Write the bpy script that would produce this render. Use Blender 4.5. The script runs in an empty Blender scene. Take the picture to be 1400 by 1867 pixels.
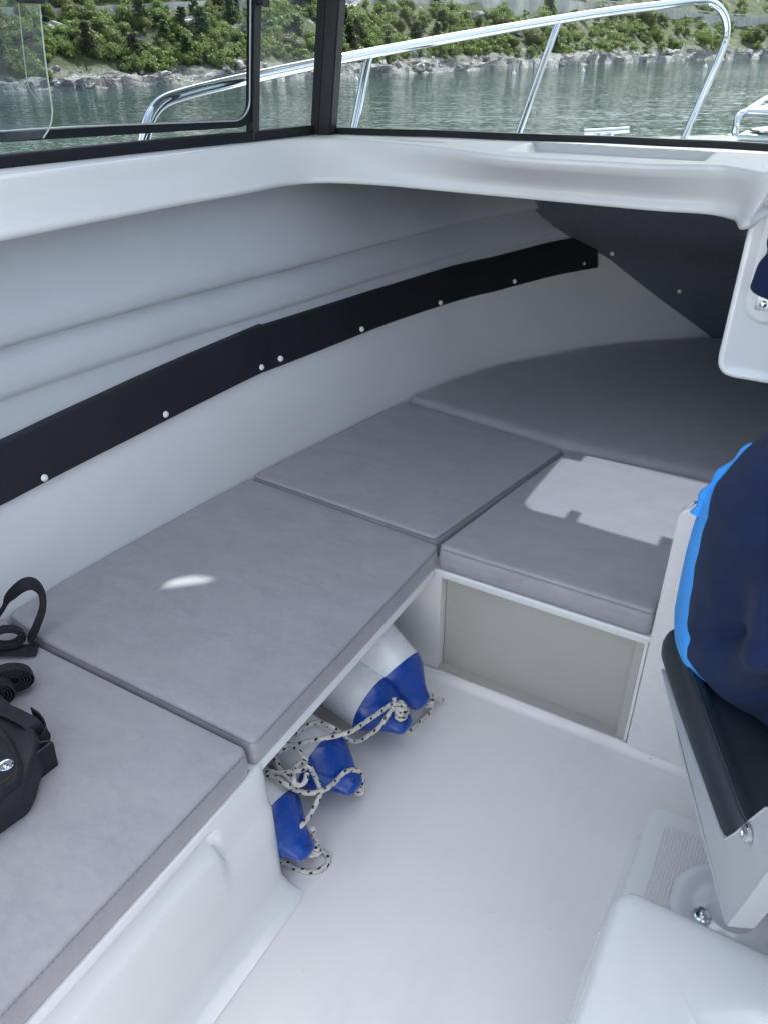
import bpy, bmesh, math, random
import numpy as np
from mathutils import Vector, Matrix, noise

R = math.radians
random.seed(7)
SC = bpy.context.scene
COL = SC.collection

# ------------------------------------------------------------------ camera
# metres; y runs to the bow, x to starboard, z up from the cabin sole
cam_d = bpy.data.cameras.new('camera')
cam = bpy.data.objects.new('camera', cam_d)
COL.objects.link(cam)
cam.location = (0, 0, 1.55)
cam.rotation_euler = (R(59), 0, R(30))
cam_d.sensor_fit = 'VERTICAL'
cam_d.sensor_height = 36
cam_d.sensor_width = 27
cam_d.lens = 27.03
cam_d.clip_start = 0.02
cam_d.clip_end = 9000
SC.camera = cam

# ------------------------------------------------------------------ light
SUN_EL, SUN_AZ = 50, -3.5          # azimuth from the bow towards starboard
world = bpy.data.worlds.new('World')
SC.world = world
world.use_nodes = True
wn = world.node_tree.nodes
wn.clear()
wo = wn.new('ShaderNodeOutputWorld')
bg = wn.new('ShaderNodeBackground')
sk = wn.new('ShaderNodeTexSky')
sk.sky_type = 'NISHITA'
sk.sun_disc = False
sk.sun_elevation = R(SUN_EL)
sk.sun_rotation = R(SUN_AZ)
sk.air_density = 1.0
sk.dust_density = 2.5
sk.ozone_density = .6
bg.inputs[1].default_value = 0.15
# unseen cloud noise added to the sky to whiten and warm the cabin light
wl = world.node_tree.links
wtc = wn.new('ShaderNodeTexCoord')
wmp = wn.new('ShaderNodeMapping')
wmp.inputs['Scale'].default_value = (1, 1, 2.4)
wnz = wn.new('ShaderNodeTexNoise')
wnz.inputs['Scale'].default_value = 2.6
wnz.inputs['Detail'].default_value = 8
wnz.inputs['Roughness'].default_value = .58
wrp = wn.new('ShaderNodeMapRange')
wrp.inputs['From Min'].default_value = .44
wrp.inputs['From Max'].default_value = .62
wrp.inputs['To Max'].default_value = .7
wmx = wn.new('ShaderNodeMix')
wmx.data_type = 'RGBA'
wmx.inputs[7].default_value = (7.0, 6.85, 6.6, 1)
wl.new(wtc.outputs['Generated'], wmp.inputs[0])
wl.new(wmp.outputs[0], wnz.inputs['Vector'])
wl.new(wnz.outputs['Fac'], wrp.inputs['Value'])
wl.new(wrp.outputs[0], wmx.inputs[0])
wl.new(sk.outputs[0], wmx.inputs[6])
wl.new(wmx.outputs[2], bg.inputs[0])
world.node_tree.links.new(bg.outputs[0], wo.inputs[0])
sun_d = bpy.data.lights.new('sun', 'SUN')
sun_d.energy = 3.6
sun_d.angle = R(0.7)
sun_d.color = (1.0, 0.96, 0.9)
sun = bpy.data.objects.new('sun', sun_d)
COL.objects.link(sun)
SV = Vector((math.sin(R(SUN_AZ)) * math.cos(R(SUN_EL)), math.cos(R(SUN_AZ)) * math.cos(R(SUN_EL)), math.sin(R(SUN_EL))))
sun.rotation_euler = (-SV).to_track_quat('-Z', 'Y').to_euler()
sun.location = (0, 0, 30)
SC.view_settings.view_transform = 'Standard'
SC.view_settings.look = 'None'
SC.view_settings.exposure = 1.6
SC.view_settings.gamma = 1
SC.view_settings.use_curve_mapping = False
SC.cycles.max_bounces = 12
SC.cycles.diffuse_bounces = 7
SC.cycles.glossy_bounces = 5
SC.cycles.transparent_max_bounces = 24
SC.cycles.caustics_reflective = False
SC.cycles.caustics_refractive = False

# ------------------------------------------------------------------ materials
class Mat:
    def __init__(self, name):
        self.m = bpy.data.materials.new(name)
        self.m.use_nodes = True
        self.t = self.m.node_tree
        self.n = self.t.nodes
        self.b = self.n['Principled BSDF']
        self.out = self.n['Material Output']
    def add(self, typ, **kw):
        nd = self.n.new(typ)
        for k, v in kw.items():
            if k.startswith('i_'):
                key = k[2:]
                key = int(key) if key.isdigit() else key.replace('_', ' ')
                nd.inputs[key].default_value = v
            else:
                setattr(nd, k, v)
        return nd
    def ln(self, a, b):
        self.t.links.new(a, b)
    def set(self, **kw):
        for k, v in kw.items():
            self.b.inputs[k.replace('_', ' ')].default_value = v
        return self
    def coords(self, scale=(1, 1, 1), which='Object', turn=None):
        tc = self.add('ShaderNodeTexCoord')
        mp = self.add('ShaderNodeMapping')
        if turn is not None:
            mp.vector_type = 'TEXTURE'
            mp.inputs['Rotation'].default_value = (0, 0, turn)
            scale = tuple(1 / c for c in scale)
        mp.inputs['Scale'].default_value = scale
        self.ln(tc.outputs[which], mp.inputs[0])
        return mp.outputs[0]
    def noise(self, scale, detail=4, rough=.55, co=None, dist=0.0):
        nz = self.add('ShaderNodeTexNoise')
        nz.inputs['Scale'].default_value = scale
        nz.inputs['Detail'].default_value = detail
        nz.inputs['Roughness'].default_value = rough
        nz.inputs['Distortion'].default_value = dist
        self.ln(co if co is not None else self.coords(), nz.inputs['Vector'])
        return nz.outputs['Fac']
    def ramp(self, fac, stops):
        r = self.add('ShaderNodeValToRGB')
        els = r.color_ramp.elements
        while len(els) > 1:
            els.remove(els[0])
        for i, (p, c) in enumerate(stops):
            e = els[0] if i == 0 else els.new(p)
            e.position = p
            e.color = (*c, 1) if len(c) == 3 else c
        self.ln(fac, r.inputs[0])
        return r.outputs[0]
    def grey(self, fac, p0, v0, p1, v1):
        return self.ramp(fac, [(p0, (v0,) * 3), (p1, (v1,) * 3)])
    def math(self, op, a, b=None):
        nd = self.add('ShaderNodeMath', operation=op)
        for i, x in enumerate((a, b)):
            if x is None:
                continue
            if isinstance(x, (int, float)):
                nd.inputs[i].default_value = x
            else:
                self.ln(x, nd.inputs[i])
        return nd.outputs[0]
    def mix(self, fac, a, b, mode='MIX'):
        nd = self.add('ShaderNodeMix', data_type='RGBA', blend_type=mode)
        for key, x in ((0, fac), (6, a), (7, b)):
            if isinstance(x, (int, float)):
                nd.inputs[key].default_value = x
            elif isinstance(x, tuple):
                nd.inputs[key].default_value = (*x, 1)
            else:
                self.ln(x, nd.inputs[key])
        return nd.outputs[2]
    def bump(self, h, strength=.2, dist=.01, normal=None):
        bp = self.add('ShaderNodeBump')
        bp.inputs['Strength'].default_value = strength
        bp.inputs['Distance'].default_value = dist
        self.ln(h, bp.inputs['Height'])
        if normal is not None:
            self.ln(normal, bp.inputs['Normal'])
        self.ln(bp.outputs[0], self.b.inputs['Normal'])
        return bp.outputs[0]

def plain(name, col, rough=.5, metal=0.0, var=.06, vscale=8, bump=0.0, bscale=60, **kw):
    m = Mat(name)
    f = m.noise(vscale, 5)
    lo = tuple(c * (1 - var) for c in col)
    hi = tuple(min(1, c * (1 + var)) for c in col)
    m.ln(m.ramp(f, [(.3, lo), (.7, hi)]), m.b.inputs['Base Color'])
    m.ln(m.grey(m.noise(vscale * 2.3, 4), .3, max(.02, rough * .85), .7, min(1, rough * 1.15)), m.b.inputs['Roughness'])
    m.set(Metallic=metal, **kw)
    if bump:
        m.bump(m.noise(bscale, 5), bump, .004)
    return m.m

M = {}
M['gelcoat'] = plain('gelcoat', (.72, .73, .72), .16, var=.02, vscale=5, bump=.03, bscale=9, Coat_Weight=.4, Coat_Roughness=.06)
M['dash'] = plain('dash_gelcoat', (.56, .565, .56), .36, var=.02, vscale=5, bump=.02, bscale=9)
M['gelcoat_warm'] = plain('gelcoat_warm', (.72, .71, .69), .3, var=.02, vscale=5)
def floor_mat():
    m = Mat('sole_gelcoat')
    base = m.ramp(m.noise(2.2, 6, .6), [(.3, (.735, .72, .69)), (.7, (.785, .77, .745))])
    sp = m.noise(70, 2, .5)
    base = m.mix(m.grey(sp, .765, 0, .80, .6), base, (.2, .18, .16))
    smear = m.noise(7, 6, .7, m.coords((1, .35, 1)))
    base = m.mix(m.grey(smear, .52, 0, .8, .2), base, (.45, .43, .41))
    m.ln(base, m.b.inputs['Base Color'])
    m.ln(m.grey(smear, .3, .3, .7, .48), m.b.inputs['Roughness'])
    m.bump(m.math('ADD', m.noise(520, 3), m.math('MULTIPLY', m.noise(5, 4), 3.0)), .13, .002)
    return m.m
M['sole'] = floor_mat()
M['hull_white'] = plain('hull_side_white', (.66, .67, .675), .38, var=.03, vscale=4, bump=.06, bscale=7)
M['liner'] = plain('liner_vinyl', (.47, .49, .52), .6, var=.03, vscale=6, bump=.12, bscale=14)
M['headliner'] = plain('headliner', (.5, .5, .5), .8)
M['locker'] = plain('locker_panel', (.43, .42, .385), .35, var=.05, vscale=3)
M['trim_black'] = plain('trim_black', (.012, .013, .017), .5, var=.1, bump=.05, bscale=300)
M['carpet_dark'] = plain('carpet_dark', (.105, .12, .142), .95, var=.12, vscale=60, bump=.3, bscale=500)
M['cap'] = plain('cap_white', (.75, .75, .75), .35)
M['frame'] = plain('frame_black', (.008, .010, .014), .42, var=.15, Specular_IOR_Level=.25)
M['rubber'] = plain('rubber', (.015, .016, .018), .55)
M['chrome'] = plain('chrome', (.60, .62, .66), .09, metal=1.0, var=.02, vscale=20)
M['plate'] = plain('plate_metal', (.5, .52, .54), .3, metal=1.0, var=.03)
M['pedestal'] = plain('pedestal_paint', (.70, .72, .74), .2, metal=.15, var=.03)
M['seat_grey'] = plain('seat_frame_grey', (.34, .36, .38), .38, var=.05, vscale=9)
M['seat_vinyl'] = plain('seat_vinyl', (.018, .024, .03), .42, var=.1, vscale=12, bump=.12, bscale=420)
M['bag'] = plain('bag_nylon', (.007, .008, .011), .75, var=.2, vscale=30, bump=.3, bscale=900)
M['bag_smooth'] = plain('bag_smooth', (.011, .013, .018), .6, var=.15, vscale=20, bump=.15, bscale=500)
M['fender_white'] = plain('fender_white', (.76, .775, .77), .26, var=.07, vscale=14, Coat_Weight=.3)
M['fender_blue'] = plain('fender_blue', (.003, .052, .30), .28, var=.10, vscale=14, Coat_Weight=.2)
M['teak'] = plain('deck_pad', (.52, .48, .47), .7, var=.06, vscale=20)
M['caulk'] = plain('caulk', (.03, .025, .03), .7)
M['buoy'] = plain('buoy_white', (.8, .8, .78), .4)
M['trunk'] = plain('bark', (.09, .07, .05), .9, var=.3, vscale=4)
M['wall_stone'] = plain('wall_stone', (.36, .35, .33), .9, var=.25, vscale=.6, bump=.4, bscale=3)
M['asphalt'] = plain('asphalt', (.22, .22, .21), .9, var=.15, vscale=1)
M['rail_grey'] = plain('guardrail_metal', (.35, .36, .37), .45, metal=.5)

def cushion_mat():
    m = Mat('cushion_suede')
    co = m.coords((1, 1.6, 1))
    a = m.noise(9, 6, .65, co, .4)
    b = m.noise(38, 5, .7, co, .6)
    f = m.math('ADD', m.math('MULTIPLY', a, .55), m.math('MULTIPLY', b, .45))
    c = m.ramp(f, [(.30, (.272, .267, .286)), (.5, (.318, .312, .330)), (.70, (.362, .355, .370))])
    m.ln(c, m.b.inputs['Base Color'])
    m.ln(m.grey(b, .3, .5, .7, .66), m.b.inputs['Roughness'])
    m.set(Sheen_Weight=.25, Sheen_Roughness=.4)
    bb = m.math('ADD', m.math('MULTIPLY', m.noise(320, 3), .4), m.math('MULTIPLY', m.noise(6, 3, .5), 3.0))
    m.bump(bb, .2, .006)
    return m.m
M['cushion'] = cushion_mat()
M['thread'] = plain('thread', (.24, .235, .25), .7)

def cloth(name, c0, c1, bump=.35):
    m = Mat(name)
    m.ln(m.ramp(m.noise(7, 5, .6), [(.3, c0), (.7, c1)]), m.b.inputs['Base Color'])
    m.set(Roughness=.9, Sheen_Weight=.04)
    m.b.inputs['Specular IOR Level'].default_value = .25
    m.bump(m.math('ADD', m.noise(16, 4, .5, m.coords((1, 1, .4))), m.math('MULTIPLY', m.noise(700, 2), .15)), bump, .02)
    return m.m
M['navy'] = cloth('navy_cloth', (.004, .011, .040), (.007, .019, .064))
M['lining'] = cloth('blue_lining', (.035, .25, .66), (.06, .34, .82), .2)

def glass_mat(name, film=.015, tint=(.68, .755, .765)):
    m = Mat(name)
    m.n.remove(m.b)
    tr = m.add('ShaderNodeBsdfTransparent')
    tr.inputs[0].default_value = (*tint, 1)
    gl = m.add('ShaderNodeBsdfGlossy')
    gl.inputs['Roughness'].default_value = 0.012
    fr = m.add('ShaderNodeFresnel')
    gm = m.add('ShaderNodeNewGeometry')           # same reflectance from both sides of a thin pane
    mr = m.add('ShaderNodeMapRange')
    mr.inputs['To Min'].default_value = 1.36
    mr.inputs['To Max'].default_value = 1 / 1.36
    m.ln(gm.outputs['Backfacing'], mr.inputs['Value'])
    m.ln(mr.outputs[0], fr.inputs[0])
    df = m.add('ShaderNodeBsdfDiffuse')
    df.inputs[0].default_value = (.8, .85, .9, 1)
    m1 = m.add('ShaderNodeMixShader')
    m2 = m.add('ShaderNodeMixShader')
    fs = m.grey(m.noise(3.2, 5, .65), .4, film * .5, .75, film * 2.6)
    m.ln(fs, m1.inputs[0]); m.ln(tr.outputs[0], m1.inputs[1]); m.ln(df.outputs[0], m1.inputs[2])
    m.ln(fr.outputs[0], m2.inputs[0]); m.ln(m1.outputs[0], m2.inputs[1]); m.ln(gl.outputs[0], m2.inputs[2])
    m.ln(m2.outputs[0], m.out.inputs[0])
    return m.m
M['glass'] = glass_mat('window_glass', .003)
M['hatch_acrylic'] = glass_mat('hatch_acrylic', .03, (.21, .235, .28))
M['glass_reflection_haze'] = glass_mat('window_glass_reflection_haze', .055)  # pale film colour stands in for milky reflections on these panes
M['glass_edge'] = plain('glass_edge', (.36, .43, .32), .2)

def rope_mat():
    m = Mat('fender_rope')
    uv = m.add('ShaderNodeUVMap')
    sx = m.add('ShaderNodeSeparateXYZ')
    m.ln(uv.outputs[0], sx.inputs[0])
    u = m.math('MULTIPLY', sx.outputs[0], 1 / .019)
    fu = m.math('FRACT', u)
    k = m.math('MULTIPLY', m.math('FLOOR', u), .5)
    fv = m.math('FRACT', m.math('ADD', m.math('ADD', m.math('MULTIPLY', sx.outputs[1], 2.0), k), m.math('MULTIPLY', fu, .35)))
    mk = m.math('MULTIPLY', m.math('MULTIPLY', m.math('GREATER_THAN', fu, .3), m.math('LESS_THAN', fu, .68)),
                m.math('MULTIPLY', m.math('GREATER_THAN', fv, .3), m.math('LESS_THAN', fv, .66)))
    base = m.ramp(m.noise(60, 4), [(.3, (.50, .48, .43)), (.7, (.68, .66, .61))])
    m.ln(m.mix(mk, base, (.02, .02, .03)), m.b.inputs['Base Color'])
    m.set(Roughness=.85)
    wv = m.math('SINE', m.math('MULTIPLY', m.math('ADD', m.math('MULTIPLY', u, 3.0), m.math('MULTIPLY', sx.outputs[1], 6.0)), 6.283))
    m.bump(wv, .4, .001)
    return m.m
M['rope'] = rope_mat()

def pad_mat():
    m = Mat('ribbed_nonskid')
    m.set(Base_Color=(.66, .66, .64, 1), Roughness=.5)
    w = m.add('ShaderNodeTexWave', wave_type='BANDS', bands_direction='X')
    w.inputs['Scale'].default_value = 48
    m.ln(m.coords(), w.inputs[0])
    w2 = m.add('ShaderNodeTexWave', wave_type='BANDS', bands_direction='Y')
    w2.inputs['Scale'].default_value = 30
    m.ln(m.coords(), w2.inputs[0])
    h = m.math('MULTIPLY', w.outputs['Fac'], m.math('ADD', m.math('MULTIPLY', w2.outputs['Fac'], .4), .6))
    m.bump(h, .45, .003)
    return m.m
M['nonskid'] = pad_mat()

def water_mat():
    m = Mat('sea_water')
    m.set(Base_Color=(.010, .040, .036, 1), Roughness=.04, IOR=1.33)
    big = m.noise(.05, 3, .5, m.coords((1, 1, 1)))
    m.ln(m.ramp(big, [(.35, (.004, .028, .026)), (.65, (.008, .042, .044))]), m.b.inputs['Base Color'])
    tcw = m.add('ShaderNodeTexCoord')
    sxw = m.add('ShaderNodeSeparateXYZ')
    m.ln(tcw.outputs['Object'], sxw.inputs[0])
    lee = m.add('ShaderNodeMapRange')                    # calm in the lee of the shore, wind further out
    lee.inputs['From Min'].default_value = -46
    lee.inputs['From Max'].default_value = -8
    lee.inputs['To Min'].default_value = .45
    lee.inputs['To Max'].default_value = 1.15
    m.ln(sxw.outputs['X'], lee.inputs['Value'])
    gust = m.math('MULTIPLY', m.grey(m.noise(.03, 3, .5, m.coords((2.2, .7, 1))), .42, .6, .6, 1.0), lee.outputs[0])
    acc = None
    for sc, st, det, k in ((.4, (.4, 1, 1), 3, .35), (1.8, (.3, 1, 1), 3, .65), (6.5, (.45, 1, 1), 2, 1.35)):
        nz = m.add('ShaderNodeTexNoise')
        nz.inputs['Scale'].default_value = sc
        nz.inputs['Detail'].default_value = det
        nz.inputs['Roughness'].default_value = .6
        m.ln(m.coords(st, turn=R(25)), nz.inputs['Vector'])
        sb = m.add('ShaderNodeVectorMath', operation='SUBTRACT')
        sb.inputs[1].default_value = (.5, .5, .5)
        m.ln(nz.outputs['Color'], sb.inputs[0])
        ml = m.add('ShaderNodeVectorMath', operation='MULTIPLY')
        ml.inputs[1].default_value = (k, k, 0)
        m.ln(sb.outputs[0], ml.inputs[0])
        if acc is None:
            acc = ml.outputs[0]
        else:
            ad = m.add('ShaderNodeVectorMath', operation='ADD')
            m.ln(acc, ad.inputs[0]); m.ln(ml.outputs[0], ad.inputs[1])
            acc = ad.outputs[0]
    gs = m.add('ShaderNodeVectorMath', operation='SCALE')
    m.ln(acc, gs.inputs[0]); m.ln(gust, gs.inputs['Scale'])
    ad = m.add('ShaderNodeVectorMath', operation='ADD')
    ad.inputs[1].default_value = (0, 0, 1)
    m.ln(gs.outputs[0], ad.inputs[0])
    nm = m.add('ShaderNodeVectorMath', operation='NORMALIZE')
    m.ln(ad.outputs[0], nm.inputs[0])
    m.ln(nm.outputs[0], m.b.inputs['Normal'])
    return m.m
M['water'] = water_mat()

def terrain_mat():
    m = Mat('karst_slope')
    co = m.coords()
    at = m.add('ShaderNodeAttribute', attribute_name='rock')
    rk = m.noise(1.5, 8, .75, m.coords((1, .6, 1.6)), 1.2)
    rockc = m.ramp(rk, [(.37, (.05, .045, .043)), (.46, (.25, .235, .225)), (.60, (.52, .49, .47))])
    veg = m.ramp(m.noise(.5, 5, .65, co), [(.3, (.035, .055, .014)), (.6, (.075, .095, .025)), (.8, (.17, .16, .07))])
    out = m.grey(m.noise(.35, 6, .7, co, .3), .60, 0, .66, 1)
    veg = m.mix(out, veg, rockc)
    m.ln(m.mix(at.outputs['Fac'], veg, rockc), m.b.inputs['Base Color'])
    m.set(Roughness=.9)
    m.bump(m.noise(1.9, 8, .75, m.coords((1, .6, 1.5)), 1.0), 1.0, .7)
    return m.m
M['terrain'] = terrain_mat()
def boulder_mat():
    m = Mat('limestone')
    rk = m.noise(1.4, 6, .7, None, .6)
    m.ln(m.ramp(rk, [(.34, (.12, .11, .105)), (.48, (.34, .32, .305)), (.64, (.54, .51, .49))]), m.b.inputs['Base Color'])
    m.set(Roughness=.9)
    m.bump(m.noise(4, 6, .7), .8, .15)
    return m.m
M['boulder'] = boulder_mat()
def leaf_mat(name, a, b, c):
    m = Mat(name)
    oi = m.add('ShaderNodeObjectInfo')
    f = m.noise(1.1, 4, .6, m.coords(which='Generated') if False else None)
    col = m.ramp(f, [(.3, a), (.5, b), (.72, c)])
    hs = m.add('ShaderNodeHueSaturation')
    m.ln(m.math('ADD', m.math('MULTIPLY', oi.outputs['Random'], .06), .436), hs.inputs['Hue'])
    m.ln(m.math('ADD', m.math('MULTIPLY', oi.outputs['Random'], .7), .75), hs.inputs['Value'])
    m.ln(col, hs.inputs['Color'])
    m.ln(hs.outputs[0], m.b.inputs['Base Color'])
    m.set(Roughness=.6)
    m.set(Subsurface_Weight=0.0)
    tl = m.add('ShaderNodeBsdfTranslucent')
    m.ln(hs.outputs[0], tl.inputs[0])
    mx = m.add('ShaderNodeMixShader')
    mx.inputs[0].default_value = .45
    m.ln(m.b.outputs[0], mx.inputs[1]); m.ln(tl.outputs[0], mx.inputs[2]); m.ln(mx.outputs[0], m.out.inputs[0])
    return m.m
M['leaf'] = leaf_mat('shrub_leaves', (.055, .095, .018), (.095, .155, .030), (.16, .22, .055))
M['pine'] = leaf_mat('pine_needles', (.032, .062, .018), (.055, .098, .028), (.09, .14, .042))

# ------------------------------------------------------------------ mesh helpers
def link(name, me, mat=None, parent=None, smooth=True, angle=40):
    o = bpy.data.objects.new(name, me)
    COL.objects.link(o)
    if mat is not None and not me.materials:
        me.materials.append(M[mat] if isinstance(mat, str) else mat)
    if smooth:
        me.shade_smooth()
        me.set_sharp_from_angle(angle=R(angle))
    if parent is not None:
        o.parent = parent
    return o
def obj(name, bm, mat=None, parent=None, smooth=True, angle=40, fix=True):
    if fix:
        bmesh.ops.recalc_face_normals(bm, faces=bm.faces)
    me = bpy.data.meshes.new(name)
    bm.to_mesh(me)
    bm.free()
    return link(name, me, mat, parent, smooth, angle)
def tag(o, label=None, cat=None, group=None, kind=None):
    for k, v in (('label', label), ('category', cat), ('group', group), ('kind', kind)):
        if v:
            o[k] = v
    return o
def empty(name, loc, label, cat, group=None):
    o = bpy.data.objects.new(name, None)
    COL.objects.link(o)
    o.location = loc
    o.empty_display_size = .1
    return tag(o, label, cat, group)
def adopt(root):
    """children were built in world coordinates: keep them there"""
    bpy.context.view_layer.update()
    inv = root.matrix_world.inverted()
    for ch in root.children:
        ch.matrix_parent_inverse = inv
def loft(bm, rings, close=False, cap=False):
    vs = [[bm.verts.new(p) for p in r] for r in rings]
    n = len(rings[0])
    for i in range(len(vs) - 1):
        for j in range(n if close else n - 1):
            k = (j + 1) % n
            bm.faces.new((vs[i][j], vs[i][k], vs[i + 1][k], vs[i + 1][j]))
    if cap:
        bm.faces.new(list(reversed(vs[0])))
        bm.faces.new(vs[-1])
    return vs
def box(bm, x0, y0, z0, x1, y1, z1, bev=0.0, seg=2):
    r = bmesh.ops.create_cube(bm, size=1)
    vs = r['verts']
    for v in vs:
        v.co = Vector((x0 + (v.co.x + .5) * (x1 - x0), y0 + (v.co.y + .5) * (y1 - y0), z0 + (v.co.z + .5) * (z1 - z0)))
    if bev:
        es = list({e for v in vs for e in v.link_edges})
        bmesh.ops.bevel(bm, geom=es, offset=bev, segments=seg, affect='EDGES', profile=.5)
def rot_box(bm, p0, p1, w, h, up=(0, 0, 1), bev=0.0):
    """bar from p0 to p1, w wide (sideways), h high (along up)"""
    p0, p1 = Vector(p0), Vector(p1)
    d = (p1 - p0)
    L = d.length
    d.normalize()
    u = Vector(up)
    u = (u - d * u.dot(d)).normalized()
    s = d.cross(u)
    mt = Matrix((s, d, u)).transposed().to_4x4()
    mt.translation = (p0 + p1) / 2
    r = bmesh.ops.create_cube(bm, size=1)
    vs = r['verts']
    for v in vs:
        v.co = mt @ Vector((v.co.x * w, v.co.y * L, v.co.z * h))
    if bev:
        es = list({e for v in vs for e in v.link_edges})
        bmesh.ops.bevel(bm, geom=es, offset=bev, segments=2, affect='EDGES', profile=.5)
def cr(pts, n=8):
    """Catmull-Rom through pts"""
    P = [Vector(p) for p in pts]
    out = []
    for i in range(len(P) - 1):
        a = P[i - 1] if i > 0 else P[0] * 2 - P[1]
        b, c = P[i], P[i + 1]
        d = P[i + 2] if i + 2 < len(P) else P[-1] * 2 - P[-2]
        for k in range(n):
            t = k / n
            out.append(.5 * ((2 * b) + (c - a) * t + (2 * a - 5 * b + 4 * c - d) * t * t + (3 * b - 3 * c + d - a) * t ** 3))
    out.append(P[-1].copy())
    return out
def tube(bm, path, r, seg=10, uv=False, cap=True, closed=False):
    P = [Vector(p) for p in path]
    n = len(P)
    rr = r if callable(r) else (lambda t: r)
    T = []
    for i in range(n):
        a = P[i - 1] if (i > 0 or closed) else P[0]
        b = P[(i + 1) % n] if (i < n - 1 or closed) else P[-1]
        T.append((b - a).normalized())
    up = Vector((0, 0, 1)) if abs(T[0].z) < .9 else Vector((1, 0, 0))
    nrm = (up - T[0] * up.dot(T[0])).normalized()
    rings, L, Ls = [], 0, []
    for i in range(n):
        if i:
            nrm = (nrm - T[i] * nrm.dot(T[i]))
            nrm.normalize()
            L += (P[i] - P[i - 1]).length
        Ls.append(L)
        bn = T[i].cross(nrm)
        q = rr(i / max(1, n - 1))
        rings.append([P[i] + (nrm * math.cos(2 * math.pi * k / seg) + bn * math.sin(2 * math.pi * k / seg)) * q for k in range(seg)])
    if closed:
        rings.append(rings[0]); 
    vs = [[bm.verts.new(p) for p in g] for g in (rings[:-1] if closed else rings)]
    if closed:
        vs.append(vs[0])
    ul = bm.loops.layers.uv.verify() if uv else None
    for i in range(len(vs) - 1):
        for j in range(seg):
            k = (j + 1) % seg
            f = bm.faces.new((vs[i][j], vs[i][k], vs[i + 1][k], vs[i + 1][j]))
            if uv:
                la, lb = Ls[i], Ls[i + 1] if i + 1 < len(Ls) else Ls[i]
                for lp, c in zip(f.loops, ((la, j / seg), (la, (j + 1) / seg), (lb, (j + 1) / seg), (lb, j / seg))):
                    lp[ul].uv = c
    if cap and not closed:
        bm.faces.new(list(reversed(vs[0])))
        bm.faces.new(vs[-1])
def ribbon(bm, path, wdir, w, t=.002):
    """flat strap along path; wdir one vector or one per point"""
    P = [Vector(p) for p in path]
    n = len(P)
    rings = []
    for i in range(n):
        T = (P[min(i + 1, n - 1)] - P[max(i - 1, 0)]).normalized()
        wd = Vector(wdir[i] if isinstance(wdir[0], (tuple, list, Vector)) else wdir)
        wd = (wd - T * wd.dot(T)).normalized()
        nn = T.cross(wd)
        rings.append([P[i] + wd * w / 2 + nn * t, P[i] - wd * w / 2 + nn * t, P[i] - wd * w / 2 - nn * t, P[i] + wd * w / 2 - nn * t])
    loft(bm, rings, True, True)
def lathe(bm, prof, axis_o, axis_d, seg=28, mats=None):
    """prof: (distance along axis, radius)"""
    o, d = Vector(axis_o), Vector(axis_d).normalized()
    u = Vector((0, 0, 1)) if abs(d.z) < .9 else Vector((1, 0, 0))
    u = (u - d * u.dot(d)).normalized()
    w = d.cross(u)
    rings = [[o + d * x + (u * math.cos(2 * math.pi * k / seg) + w * math.sin(2 * math.pi * k / seg)) * r for k in range(seg)] for x, r in prof]
    return loft(bm, rings, True, True)
def resample(poly, step, corner=.012, cs=4):
    """closed polygon -> rounded corners and even points (2-D)"""
    P = [Vector(p) for p in poly]
    out = []
    n = len(P)
    for i in range(n):
        a, b, c = P[i - 1], P[i], P[(i + 1) % n]
        u, w = (a - b), (c - b)
        ang = u.angle(w)
        d = min(corner, u.length * .4, w.length * .4)
        if ang > 2.7:
            out.append(b)
            continue
        p0, p1 = b + u.normalized() * d, b + w.normalized() * d
        for k in range(cs + 1):
            t = k / cs
            out.append(p0 * (1 - t) ** 2 + b * 2 * t * (1 - t) + p1 * t * t)
    res = []
    for i in range(len(out)):
        a, b = out[i], out[(i + 1) % len(out)]
        m = max(1, int((b - a).length / step))
        for k in range(m):
            res.append(a.lerp(b, k / m))
    return res
def inset2d(P, d):
    n = len(P)
    out = []
    for i in range(n):
        a, b, c = P[i - 1], P[i], P[(i + 1) % n]
        t1, t2 = (b - a).normalized(), (c - b).normalized()
        n1, n2 = Vector((-t1.y, t1.x)), Vector((-t2.y, t2.x))
        m = (n1 + n2)
        m = m / max(.3, m.dot(n1)) if m.length > 1e-6 else n1
        out.append(b + m * d)
    return out
def ccw(poly):
    a = sum(poly[i - 1][0] * poly[i][1] - poly[i][0] * poly[i - 1][1] for i in range(len(poly)))
    return list(poly) if a > 0 else list(reversed(poly))
def lerp_tab(tab, x):
    if x <= tab[0][0]:
        return tab[0][1]
    for (a, p), (b, q) in zip(tab, tab[1:]):
        if x <= b:
            return p + (q - p) * (x - a) / (b - a)
    return tab[-1][1]

# ------------------------------------------------------------------ the boat's inner lines
CL = -.30                                    # centre line
W44 = [(-1.5, -1.46), (-.3, -1.46), (.9, -1.45), (1.58, -1.383), (2.33, -1.263), (2.83, -1.113), (3.3, -.8), (3.67, -.393), (3.75, -.3)]
def hull_s(b, z):
    s = sum(lerp_tab(W44, b + d) for d in (-.15, -.075, 0, .075, .15)) / 5
    k = .1 + .65 * max(0, min(1, (b - 1.5) / 2.2)) ** 2
    return s - k * max(0, z - .44)
def zdeck(b):
    return lerp_tab([(-3, 1.33), (1.6, 1.33), (2.0, 1.305), (2.5, 1.235), (3.1, 1.185), (3.6, 1.185), (3.95, 1.212), (4.3, 1.205), (5, 1.2)], b)
GUN = [(-2.6, -1.68), (.5, -1.70), (1.5, -1.66), (2, -1.6), (2.5, -1.5), (3, -1.35), (3.5, -1.12), (4, -.84), (4.4, -.56), (4.62, -.30)]

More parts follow.
